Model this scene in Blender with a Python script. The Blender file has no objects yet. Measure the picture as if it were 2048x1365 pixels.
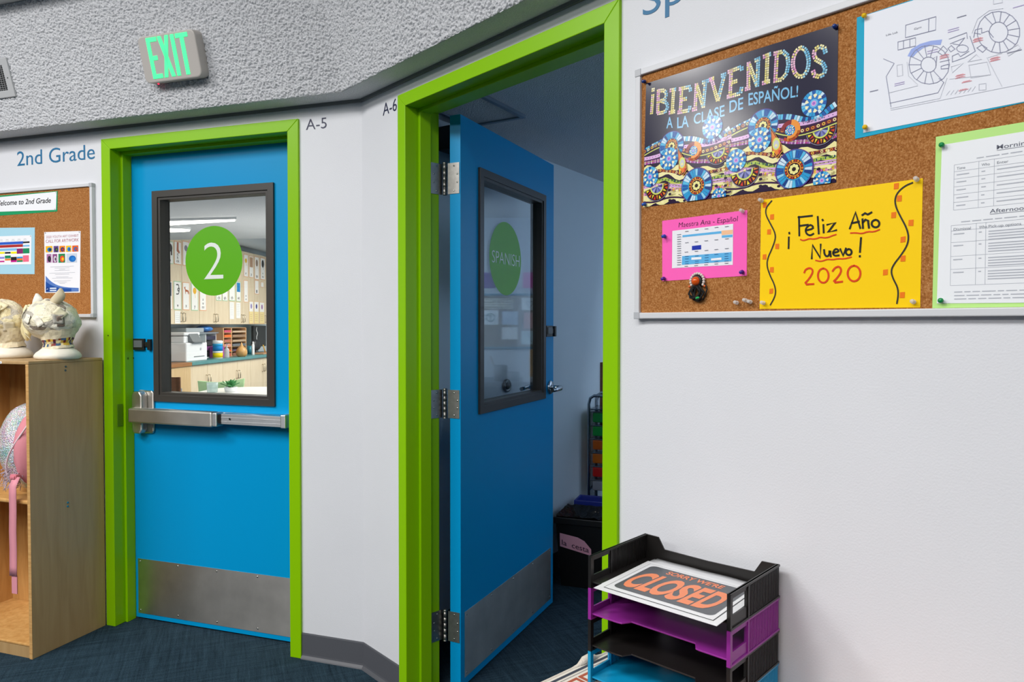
import bpy, math, random
from mathutils import Vector, Matrix, noise
random.seed(7)
SC=bpy.context.scene; COL=SC.collection
# ---------------- camera ----------------
cam=bpy.data.cameras.new('camera'); cam.sensor_width=36; cam.lens=1421.9*36/2048; cam.clip_start=.05
CAM=bpy.data.objects.new('camera',cam); COL.objects.link(CAM)
CAM.matrix_world=Matrix.Translation((0,0,1.36))@Matrix.Rotation(math.pi/2-.0228,4,'X')@Matrix.Rotation(.0011,4,'Z')
SC.camera=CAM
# ---------------- frames of reference: the two walls meet in the corner CO ----------------
CO=Vector((-.5845,2.7819,0)); SIDE=4.3
def frame(deg,o):      # x along a wall to the right, y into the wall, z up
    a=math.radians(deg); X=Vector((math.sin(a),-math.cos(a),0)); Y=Vector((math.cos(a),math.sin(a),0)); Z=Vector((0,0,1))
    m=Matrix((X,Y,Z)).transposed().to_4x4(); m.translation=o; return m
FA=frame(71.74,CO); FB=frame(41.79,CO); W=Matrix.Identity(4)
# ---------------- world, exposure ----------------
wd=bpy.data.worlds.new('world'); SC.world=wd; wd.use_nodes=True
wd.node_tree.nodes['Background'].inputs[0].default_value=(.8,.88,1,1); wd.node_tree.nodes['Background'].inputs[1].default_value=.3
vs=SC.view_settings; vs.view_transform='Standard'; vs.look='None'; vs.gamma=1; vs.use_curve_mapping=False; vs.exposure=-.14
# ---------------- lamps ----------------
def area(name,loc,size,power,color=(1,1,1),aim=(0,0,-1),sy=None,F=W):
    l=bpy.data.lights.new(name,'AREA'); l.energy=power; l.color=color; l.shape='RECTANGLE'; l.size=size; l.size_y=sy or size
    o=bpy.data.objects.new(name,l); COL.objects.link(o)
    d=(F.to_3x3()@Vector(aim)).normalized(); o.matrix_world=Matrix.Translation(F@Vector(loc))@d.to_track_quat('-Z','Y').to_matrix().to_4x4()
    o['kind']='helper'; return o
PC=(1.0,.98,.96)
for x,y,p in ((-3.2,1.3,85),(-2.0,.2,85),(-.8,-.9,52),(.6,-2.1,26),(-4.1,-.9,75),(-2.9,-2.3,60),(-1.4,-3.4,40),(-5.7,.6,70)):
    area('ceiling_lamp',(x,y,3.45),1.25,p,PC,sy=.6)
area('classroom_lamp_and_fill',(-1.2,2.2,2.2),1.4,60,(1,.95,.88),sy=.5,F=FA)
area('classroom_lamp_and_fill',(-2.6,4.6,2.2),1.4,95,(1,.95,.88),sy=.5,F=FA)
area('classroom_lamp_and_fill',(-3.6,6.6,2.6),1.6,135,(1,.95,.88),sy=.8,F=FA)
area('window_and_fill_light',(1.2,5.2,1.3),2.4,95,(.95,.98,1),aim=(-.75,-.35,.25),sy=1.3,F=FA)  # added fill near the partition, brightens ceiling and cabinets; no window there
area('classroom_lamp_and_fill',(-1.9,2.9,1.1),2.2,20,(1,.97,.92),aim=(-.1,.25,1),sy=1.2,F=FA)  # added fill aimed upward to brighten the low ceiling, not a room lamp
area('window_and_fill_light',(2.3,1.6,1.6),1.1,7,(.52,.73,1),aim=(-1,.12,-.1),F=FB)
area('window_and_fill_light',(1.3,2.45,1.75),.8,42,(.62,.8,1),aim=(-.35,1,-.35),F=FB)

# ================= helpers =================
def lin(h):
    if isinstance(h,str): h=[int(h[i:i+2],16) for i in (0,2,4)]
    return tuple((c/255/12.92 if c/255<=.04045 else ((c/255+.055)/1.055)**2.4) for c in h)+(1,)
MATS={}
def mat(name,col='808080',rough=.5,metal=0,bump=None,var=None,spec=.5,emit=None,alpha=None,coat=0,attr=False):
    """procedural principled material; bump=(scale,strength,distance); var=(scale,amount,stretch)"""
    if name in MATS: return MATS[name]
    m=bpy.data.materials.new(name); m.use_nodes=True; nt=m.node_tree; N=nt.nodes; b=N['Principled BSDF']; L=nt.links
    b.inputs['Base Color'].default_value=lin(col); b.inputs['Roughness'].default_value=rough; b.inputs['Metallic'].default_value=metal
    b.inputs['Specular IOR Level'].default_value=spec; b.inputs['Coat Weight'].default_value=coat
    tc=N.new('ShaderNodeTexCoord')
    if attr:
        a=N.new('ShaderNodeAttribute'); a.attribute_name='Col'; L.new(a.outputs['Color'],b.inputs['Base Color'])
    if var:
        mp=N.new('ShaderNodeMapping'); mp.inputs['Scale'].default_value=var[2] if len(var)>2 else (1,1,1)
        n=N.new('ShaderNodeTexNoise'); n.inputs['Scale'].default_value=var[0]; n.inputs['Detail'].default_value=5
        L.new(tc.outputs['Object'],mp.inputs[0]); L.new(mp.outputs[0],n.inputs['Vector'])
        r=N.new('ShaderNodeValToRGB'); c=lin(col); k=var[1]
        r.color_ramp.elements[0].position=.3; r.color_ramp.elements[1].position=.7
        r.color_ramp.elements[0].color=tuple(x*(1-k) for x in c[:3])+(1,); r.color_ramp.elements[1].color=tuple(min(1,x*(1+k)) for x in c[:3])+(1,)
        L.new(n.outputs['Fac'],r.inputs[0]); L.new(r.outputs[0],b.inputs['Base Color'])
    if bump:
        n=N.new('ShaderNodeTexNoise'); n.inputs['Scale'].default_value=bump[0]; n.inputs['Detail'].default_value=bump[3] if len(bump)>3 else 2
        bp=N.new('ShaderNodeBump'); bp.inputs['Strength'].default_value=bump[1]; bp.inputs['Distance'].default_value=bump[2]
        L.new(tc.outputs['Object'],n.inputs['Vector']); L.new(n.outputs['Fac'],bp.inputs['Height']); L.new(bp.outputs[0],b.inputs['Normal'])
    if emit: b.inputs['Emission Color'].default_value=lin(emit[0]); b.inputs['Emission Strength'].default_value=emit[1]
    if alpha is not None: b.inputs['Alpha'].default_value=alpha
    MATS[name]=m; return m
def glassmat(name,tint=(1,1,1),ior=1.5,rough=0.0):     # a thin pane: see-through with a Fresnel reflection
    m=bpy.data.materials.new(name); m.use_nodes=True; nt=m.node_tree; nt.nodes.clear(); N=nt.nodes; L=nt.links
    o=N.new('ShaderNodeOutputMaterial'); mx=N.new('ShaderNodeMixShader'); t=N.new('ShaderNodeBsdfTransparent'); g=N.new('ShaderNodeBsdfGlossy'); f=N.new('ShaderNodeFresnel')
    t.inputs[0].default_value=(*tint,1); g.inputs['Roughness'].default_value=rough; f.inputs[0].default_value=ior
    ge=N.new('ShaderNodeNewGeometry'); im=N.new('ShaderNodeMix'); im.data_type='FLOAT'; im.inputs[2].default_value=ior; im.inputs[3].default_value=1/ior
    L.new(ge.outputs['Backfacing'],im.inputs[0]); L.new(im.outputs[0],f.inputs[0]); L.new(f.outputs[0],mx.inputs[0]); L.new(t.outputs[0],mx.inputs[1]); L.new(g.outputs[0],mx.inputs[2]); L.new(mx.outputs[0],o.inputs[0]); MATS[name]=m; return m

class MB:
    def __init__(s): s.v=[]; s.f=[]; s.c=[]; s.sm=[]; s.mi=[]; s.cur=None; s.m=0
    def add(s,vs,fs,smooth=False,col=None):
        n=len(s.v); s.v+= [tuple(p) for p in vs]
        for f in fs: s.f.append([i+n for i in f]); s.c.append(col or s.cur); s.sm.append(smooth); s.mi.append(s.m)
        return s
    def box(s,x0,x1,y0,y1,z0,z1,**k):
        x0,x1=sorted((x0,x1)); y0,y1=sorted((y0,y1)); z0,z1=sorted((z0,z1))
        v=[(x,y,z) for z in (z0,z1) for y in (y0,y1) for x in (x0,x1)]
        return s.add(v,[(0,2,3,1),(4,5,7,6),(0,1,5,4),(2,6,7,3),(0,4,6,2),(1,3,7,5)],**k)
    def obox(s,c,ux,uy,hx,hy,z0,z1,**k):   # box turned in plan
        c=Vector((c[0],c[1])); ux=Vector(ux).normalized(); uy=Vector((-ux.y,ux.x))
        P=[c+ux*hx*a+uy*hy*b for a,b in ((-1,-1),(1,-1),(1,1),(-1,1))]
        return s.prism([(p.x,p.y) for p in P],z0,z1,ax='z',**k)
    def prism(s,poly,a,b,ax='y',**k):      # poly in (x,z) for ax y, (x,y) for ax z, (y,z) for ax x
        mk={'y':lambda p,t:(p[0],t,p[1]),'z':lambda p,t:(p[0],p[1],t),'x':lambda p,t:(t,p[0],p[1])}[ax]
        n=len(poly); v=[mk(p,a) for p in poly]+[mk(p,b) for p in poly]
        area_=sum(poly[i][0]*poly[(i+1)%n][1]-poly[(i+1)%n][0]*poly[i][1] for i in range(n))
        flip=(area_>0)==(b>a) if ax!='y' else (area_>0)!=(b>a)
        F=[list(range(n)),list(range(2*n-1,n-1,-1))]+[[i,i+n,(i+1)%n+n,(i+1)%n] for i in range(n)]
        if flip: F=[f[::-1] for f in F]
        return s.add(v,F,**k)
    def ring(s,o,i,y0,y1,**k):             # rectangular frame in (x,z): o,i=(x0,x1,z0,z1)
        q=lambda r,y:[(r[0],y,r[2]),(r[1],y,r[2]),(r[1],y,r[3]),(r[0],y,r[3])]
        v=q(o,y0)+q(i,y0)+q(o,y1)+q(i,y1); F=[]
        for a in range(4):
            b=(a+1)%4
            F+=[(a,b,b+4,a+4),(b+8,a+8,a+12,b+12),(b,a,a+8,b+8),(a+4,b+4,b+12,a+12)]
        return s.add(v,F,**k)
    def tube(s,pts,r,n=10,smooth=True,**k):
        pts=[Vector(p) for p in pts]; R=r if isinstance(r,(list,tuple)) else [r]*len(pts); V=[]; up=None
        for i,p in enumerate(pts):
            t=(pts[min(i+1,len(pts)-1)]-pts[max(i-1,0)]).normalized()
            if up is None: up=t.orthogonal().normalized()
            up=(up-t*up.dot(t)).normalized(); w=t.cross(up)
            V+=[p+(up*math.cos(a)+w*math.sin(a))*R[i] for a in [2*math.pi*j/n for j in range(n)]]
        F=[(i*n+j,i*n+(j+1)%n,(i+1)*n+(j+1)%n,(i+1)*n+j) for i in range(len(pts)-1) for j in range(n)]
        s.add(V,F,smooth=smooth,**k); m=len(s.v)-len(V)
        for f in (list(range(n))[::-1],[len(V)-n+j for j in range(n)]): s.f.append([x+m for x in f]); s.c.append(k.get('col') or s.cur); s.sm.append(False); s.mi.append(s.m)
        return s
    def lathe(s,prof,c=(0,0,0),axis=(0,0,1),n=20,smooth=True,**k):
        q=Vector(axis).to_track_quat('Z','Y'); c=Vector(c); V=[]
        for r,h in prof: V+=[c+q@Vector((r*math.cos(2*math.pi*j/n),r*math.sin(2*math.pi*j/n),h)) for j in range(n)]
        F=[(i*n+j,i*n+(j+1)%n,(i+1)*n+(j+1)%n,(i+1)*n+j) for i in range(len(prof)-1) for j in range(n)]
        s.add(V,F,smooth=smooth,**k); m=len(s.v)-len(V)
        for f,rr in ((list(range(n))[::-1],prof[0][0]),([len(V)-n+j for j in range(n)],prof[-1][0])):
            if rr>1e-6: s.f.append([x+m for x in f]); s.c.append(k.get('col') or s.cur); s.sm.append(False); s.mi.append(s.m)
        return s
    def ball(s,c,r,n=14,sq=(1,1,1),fn=None,**k):
        V=[];m=n//2+1
        for i in range(m+1):
            t=math.pi*i/m
            for j in range(n):
                a=2*math.pi*j/n; d=Vector((math.sin(t)*math.cos(a),math.sin(t)*math.sin(a),math.cos(t))); g=fn(d) if fn else 1
                V.append((c[0]+d.x*r*sq[0]*g,c[1]+d.y*r*sq[1]*g,c[2]+d.z*r*sq[2]*g))
        F=[(i*n+j,(i+1)*n+j,(i+1)*n+(j+1)%n,i*n+(j+1)%n) for i in range(m) for j in range(n)]
        return s.add(V,F,smooth=k.pop('smooth',True),**k)
BASE={}
def mkmesh(name,mb,m,base,bev=0):
    me=bpy.data.meshes.new(name); b=Vector(base)
    me.from_pydata([tuple(Vector(p)-b) for p in mb.v],[],mb.f)
    for q in (m if isinstance(m,(list,tuple)) else [m]): me.materials.append(q)
    me.polygons.foreach_set('use_smooth',mb.sm); me.polygons.foreach_set('material_index',mb.mi)
    if any(c for c in mb.c):
        a=me.color_attributes.new('Col','FLOAT_COLOR','CORNER'); d=[]
        for p,c in zip(mb.f,mb.c):
            q=lin(c) if isinstance(c,(str,)) else (c or (.8,.8,.8,1)); d+=list(q)*len(p)
        a.data.foreach_set('color',d)
    me.update(); return me
def props(o,label,cat,group=None,kind=None):
    if label: o['label']=label
    if cat: o['category']=cat
    if group: o['group']=group
    if kind: o['kind']=kind
def T(name,label,cat,F,base,group=None,kind=None):      # a thing: an Empty at its base
    o=bpy.data.objects.new(name,None); o.empty_display_size=.05; COL.objects.link(o); o.matrix_world=F@Matrix.Translation(base)
    BASE[o.name]=Vector(base); props(o,label,cat,group,kind); return o
def addbev(o,bev):
    if bev:
        d=o.modifiers.new('bevel','BEVEL'); d.width=bev; d.segments=2; d.limit_method='ANGLE'; d.angle_limit=.6
def P(par,name,mb,m,bev=0,label=None,kind=None):         # a part (or sub-part) of a thing, built in the thing's frame
    b=BASE[par.name]; o=bpy.data.objects.new(name,mkmesh(name,mb,m,b)); COL.objects.link(o); o.parent=par; BASE[o.name]=b; addbev(o,bev)
    if label: o['label']=label
    if kind: o['kind']=kind
    return o
def TM(name,label,cat,F,mb,m,bev=0,group=None,kind=None,base=None):   # a thing of one mesh
    if base is None:
        xs,ys,zs=zip(*mb.v); base=((min(xs)+max(xs))/2,(min(ys)+max(ys))/2,min(zs))
    o=bpy.data.objects.new(name,mkmesh(name,mb,m,base)); COL.objects.link(o); o.matrix_world=F@Matrix.Translation(base); BASE[o.name]=Vector(base)
    addbev(o,bev); props(o,label,cat,group,kind); return o
_tx={}
def glyphs(s,off=0.0,shear=0.0):           # flat letter outlines from the built-in typeface
    k=(s,off,shear)
    if k not in _tx:
        cu=bpy.data.curves.new('letters','FONT'); cu.body=s; cu.offset=off; cu.shear=shear; cu.resolution_u=4
        ob=bpy.data.objects.new('letters',cu); me=bpy.data.meshes.new_from_object(ob)
        _tx[k]=([tuple(v.co[:2]) for v in me.vertices],[list(p.vertices) for p in me.polygons])
        bpy.data.objects.remove(ob); bpy.data.meshes.remove(me); bpy.data.curves.remove(cu)
    return _tx[k]
CAPH=max(v[1] for v in glyphs('H')[0])
def text(mb,s,x0,z0,w,h,y,col=None,off=0.0,shear=0.0,slope=0.0,thick=0):   # letters in the (x,z) plane facing -y, width w, cap height h
    V,Fc=glyphs(s,off,shear); a=min(v[0] for v in V); b=max(v[0] for v in V); k=w/(b-a)
    q=lambda v,yy:(x0+(v[0]-a)*k,yy,z0+v[1]*h/CAPH+(v[0]-a)*k*slope)
    mb.add([q(v,y) for v in V],Fc,col=col)
    if thick:
        from collections import Counter
        ed=Counter(); od={}
        for f in Fc:
            for i in range(len(f)):
                e=(f[i],f[(i+1)%len(f)]); ed[frozenset(e)]+=1; od[frozenset(e)]=e
        n=len(V); VV=[q(v,y) for v in V]+[q(v,y+thick) for v in V]
        mb.add(VV,[(od[e][1],od[e][0],od[e][0]+n,od[e][1]+n) for e,c in ed.items() if c==1],col=col)
EPS=.0003
class Sheet:                                # a printed sheet in the (x,z) plane of a frame; ink lies in thin layers on the paper
    def __init__(s,quad,y,col,th=.0006,curl=0):
        s.b=MB(); s.y=y; s.n=0; s.col=col; q=quad
        if len(q)==2: (x0,z0),(x1,z1)=q; q=[(x0,z0),(x1,z0),(x1,z1),(x0,z1)]
        s.q=q; s.b.prism(q[::-1],y-th,y,col=col); s.y0=y-th
    def lay(s): s.n+=1; return s
    @property
    def yy(s): return s.y0-EPS*(s.n+1)
    def poly(s,p,col,clip=False):
        if clip: p=clipq(p,s.q)
        if len(p)<3: return
        A=sum(p[i][0]*p[(i+1)%len(p)][1]-p[(i+1)%len(p)][0]*p[i][1] for i in range(len(p)))
        if A<0: p=p[::-1]
        s.b.add([(x,s.yy,z) for x,z in p],[list(range(len(p)))],col=col)
    def rect(s,x0,z0,x1,z1,col,clip=False): s.poly([(x0,z0),(x1,z0),(x1,z1),(x0,z1)],col,clip)
    def disc(s,c,r,col,n=24,r0=0,a0=0,a1=2*math.pi,clip=False,rz=None):
        rz=rz or r; k=rz/r
        if r0==0 and a1-a0>6.28: s.poly([(c[0]+r*math.cos(t),c[1]+rz*math.sin(t)) for t in [2*math.pi*i/n for i in range(n)]],col,clip); return
        for i in range(n):
            t0=a0+(a1-a0)*i/n; t1=a0+(a1-a0)*(i+1)/n
            s.poly([(c[0]+r0*math.cos(t0),c[1]+r0*k*math.sin(t0)),(c[0]+r*math.cos(t0),c[1]+rz*math.sin(t0)),(c[0]+r*math.cos(t1),c[1]+rz*math.sin(t1)),(c[0]+r0*math.cos(t1),c[1]+r0*k*math.sin(t1))],col,clip)
    def stroke(s,pts,w,col,clip=False,closed=False):
        P=[Vector(p) for p in pts]; n=len(P); A=[];B=[]
        for i in range(n):
            t=(P[min(i+1,n-1)]-P[max(i-1,0)])
            if t.length<1e-9: t=Vector((1,0))
            t.normalize(); nn=Vector((-t.y,t.x))*w/2
            if 0<i<n-1:
                d=(P[i+1]-P[i]).normalized().dot((P[i]-P[i-1]).normalized()); nn*=min(1.6,1/max(.4,math.sqrt(max(.01,(1+d)/2))))
            e=t*w*.35*(1 if i==n-1 else -1 if i==0 else 0)
            A.append(P[i]+nn+e); B.append(P[i]-nn+e)
        for i in range(n-1): s.poly([tuple(A[i]),tuple(B[i]),tuple(B[i+1]),tuple(A[i+1])],col,clip)
    def text(s,t,x,z,w,h,col,**k): text(s.b,t,x,z,w,h,s.yy,col=col,**k)
    def done(s,name,label,cat,F,m=None,group=None): return TM(name,label,cat,F,s.b,m or MATS['print'],group=group)
def clipq(p,q):                             # Sutherland-Hodgman against a convex sheet
    A=sum(q[i][0]*q[(i+1)%4][1]-q[(i+1)%4][0]*q[i][1] for i in range(4)); sg=1 if A>0 else -1
    for i in range(4):
        a,b=q[i],q[(i+1)%4]; ins=lambda r:sg*((b[0]-a[0])*(r[1]-a[1])-(b[1]-a[1])*(r[0]-a[0]))
        o=[]
        for j in range(len(p)):
            u,v=p[j],p[(j+1)%len(p)]; du,dv=ins(u),ins(v)
            if du>=0: o.append(u)
            if (du>=0)!=(dv>=0): t=du/(du-dv); o.append((u[0]+t*(v[0]-u[0]),u[1]+t*(v[1]-u[1])))
        p=o
        if len(p)<3: return []
    return p
def U_(l): return [(a/1e4,b/1e4) for a,b in l]
# ================= materials =================
WALLM=mat('wall_paint','DDDFE4',.55,bump=(260,.25,.0015),var=(3,.015))
GREEN=mat('green_enamel','8AC400',.34,bump=(60,.08,.001),spec=.25)
BLUE=mat('blue_door_paint','0096D2',.36,bump=(90,.10,.001),spec=.2)
DARKF=mat('dark_bronze_paint','3A3734',.42,bump=(200,.05,.0005))
SATIN=mat('satin_aluminium','D2D3D5',.42,1,var=(20,.04)); DHINGE=mat('hinge_steel','9A9894',.42,1,var=(60,.12))
STEEL=mat('brushed_steel','CFCBC5',.44,1,var=(9,.10))
def brushed(m,a=.75):
    nt=m.node_tree; tn=nt.nodes.new('ShaderNodeTangent'); tn.direction_type='RADIAL'; tn.axis='Z'; b=nt.nodes['Principled BSDF']; nt.links.new(tn.outputs[0],b.inputs['Tangent']); b.inputs['Anisotropic'].default_value=a; b.inputs['Anisotropic Rotation'].default_value=.25
brushed(STEEL); brushed(SATIN); brushed(DHINGE,.5)
CHROME=mat('chrome','C8CCD0',.12,1)
SCREW=mat('screw_steel','D0D0CC',.2,1)
BLACK=mat('black_plastic','1C1B1A',.38,bump=(300,.05,.0003))
def popcorn():
    m=mat('popcorn_plaster','DCDEE2',.95); nt=m.node_tree; N=nt.nodes; L=nt.links; b=N['Principled BSDF']; b.inputs['Specular IOR Level'].default_value=.1
    tc=N.new('ShaderNodeTexCoord'); hs=[]
    for sc,lo,hi in ((170,.30,.70),(80,.25,.75)):
        n=N.new('ShaderNodeTexNoise'); n.inputs['Scale'].default_value=sc; n.inputs['Detail'].default_value=3; n.inputs['Roughness'].default_value=.6; L.new(tc.outputs['Object'],n.inputs['Vector'])
        r=N.new('ShaderNodeMapRange'); r.interpolation_type='SMOOTHSTEP'; r.inputs[1].default_value=lo; r.inputs[2].default_value=hi; L.new(n.outputs['Fac'],r.inputs[0]); hs.append(r)
    mx=N.new('ShaderNodeMix'); mx.data_type='FLOAT'; mx.inputs[0].default_value=.25; L.new(hs[0].outputs[0],mx.inputs[2]); L.new(hs[1].outputs[0],mx.inputs[3])
    bp=N.new('ShaderNodeBump'); bp.inputs['Strength'].default_value=1; bp.inputs['Distance'].default_value=.003; L.new(mx.outputs[0],bp.inputs['Height']); L.new(bp.outputs[0],b.inputs['Normal'])
    return m
POP=popcorn()
def carpet():
    m=mat('carpet_tiles','263A47',.95); nt=m.node_tree; N=nt.nodes; L=nt.links; b=N['Principled BSDF']; b.inputs['Specular IOR Level'].default_value=.05
    tc=N.new('ShaderNodeTexCoord'); mp=N.new('ShaderNodeMapping'); mp.inputs['Rotation'].default_value[2]=math.radians(-22); L.new(tc.outputs['Object'],mp.inputs[0])
    ns=[]
    for sc in ((3,70,1),(70,3,1),(9,150,1),(150,9,1)):
        m2=N.new('ShaderNodeMapping'); m2.inputs['Scale'].default_value=sc; L.new(mp.outputs[0],m2.inputs[0])
        n=N.new('ShaderNodeTexNoise'); n.inputs['Scale'].default_value=1; n.inputs['Detail'].default_value=3; L.new(m2.outputs[0],n.inputs['Vector']); ns.append(n)
    ck=N.new('ShaderNodeTexChecker'); ck.inputs['Scale'].default_value=2; L.new(mp.outputs[0],ck.inputs['Vector'])
    def mix(f,x,y):
        q=N.new('ShaderNodeMix'); q.data_type='FLOAT'
        if isinstance(f,float): q.inputs[0].default_value=f
        else: L.new(f,q.inputs[0])
        L.new(x,q.inputs[2]); L.new(y,q.inputs[3]); return q.outputs[0]
    fz=N.new('ShaderNodeTexNoise'); fz.inputs['Scale'].default_value=260; fz.inputs['Detail'].default_value=2; L.new(tc.outputs['Object'],fz.inputs['Vector'])
    A=mix(.45,mix(.42,ns[0].outputs['Fac'],ns[1].outputs['Fac']),mix(.42,ns[2].outputs['Fac'],ns[3].outputs['Fac'])); B=mix(.45,mix(.58,ns[0].outputs['Fac'],ns[1].outputs['Fac']),mix(.58,ns[2].outputs['Fac'],ns[3].outputs['Fac']))
    h=mix(.35,mix(ck.outputs['Fac'],A,B),fz.outputs['Fac'])
    r=N.new('ShaderNodeValToRGB'); r.color_ramp.elements[0].position=.36; r.color_ramp.elements[1].position=.64
    r.color_ramp.elements[0].color=lin('0E1820'); r.color_ramp.elements[1].color=lin('364B58'); L.new(h,r.inputs[0]); L.new(r.outputs[0],b.inputs['Base Color'])
    bp=N.new('ShaderNodeBump'); bp.inputs['Strength'].default_value=.8; bp.inputs['Distance'].default_value=.003; L.new(h,bp.inputs['Height']); L.new(bp.outputs[0],b.inputs['Normal']); return m
CARPET=carpet()
def cork():
    m=mat('cork','A56A32',.9); nt=m.node_tree; N=nt.nodes; L=nt.links; b=N['Principled BSDF']; b.inputs['Specular IOR Level'].default_value=.15
    tc=N.new('ShaderNodeTexCoord'); n=N.new('ShaderNodeTexNoise'); n.inputs['Scale'].default_value=330; n.inputs['Detail'].default_value=3; n.inputs['Roughness'].default_value=.7
    r=N.new('ShaderNodeValToRGB'); e=r.color_ramp.elements; e[0].position=.3; e[0].color=lin('7E4C20'); e[1].position=.75; e[1].color=lin('CC9C68'); k=e.new(.5); k.color=lin('A56B38')
    L.new(tc.outputs['Object'],n.inputs['Vector']); L.new(n.outputs['Fac'],r.inputs[0]); L.new(r.outputs[0],b.inputs['Base Color']); return m
CORK=cork()
def wood(name,a,b_,sc=(2,2,14),rough=.45,s=4.0):
    m=mat(name,a,rough); nt=m.node_tree; N=nt.nodes; L=nt.links; b=N['Principled BSDF']
    tc=N.new('ShaderNodeTexCoord'); mp=N.new('ShaderNodeMapping'); mp.inputs['Scale'].default_value=sc; n=N.new('ShaderNodeTexNoise'); n.inputs['Scale'].default_value=s; n.inputs['Detail'].default_value=6; n.inputs['Distortion'].default_value=.6
    r=N.new('ShaderNodeValToRGB'); r.color_ramp.elements[0].position=.3; r.color_ramp.elements[1].position=.7; r.color_ramp.elements[0].color=lin(a); r.color_ramp.elements[1].color=lin(b_)
    L.new(tc.outputs['Object'],mp.inputs[0]); L.new(mp.outputs[0],n.inputs['Vector']); L.new(n.outputs['Fac'],r.inputs[0]); L.new(r.outputs[0],b.inputs['Base Color']); return m
BIRCH=wood('birch_plywood','AB8A5C','B8986A',(9,9,.8),.42)
BIRCHI=wood('birch_inside','BE8C4E','D5A768',(10,10,1.2),.42)
EDGE=wood('birch_edge','B88A50','D2A76C',(3,3,30),.5)
MAPLE=wood('maple_laminate','DCC8A8','E6D5B8',(9,9,1),.4)
mat('print',rough=.55,attr=True,spec=.2); mat('gloss_print',rough=.16,attr=True,spec=.5); mat('letters_dark','1E2446',.5); mat('letters_teal','1A6E9C',.5)
PAPER=mat('print'); GP=mat('gloss_print')
GLASS=glassmat('window_glass',(.97,.985,.98)); 
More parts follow.
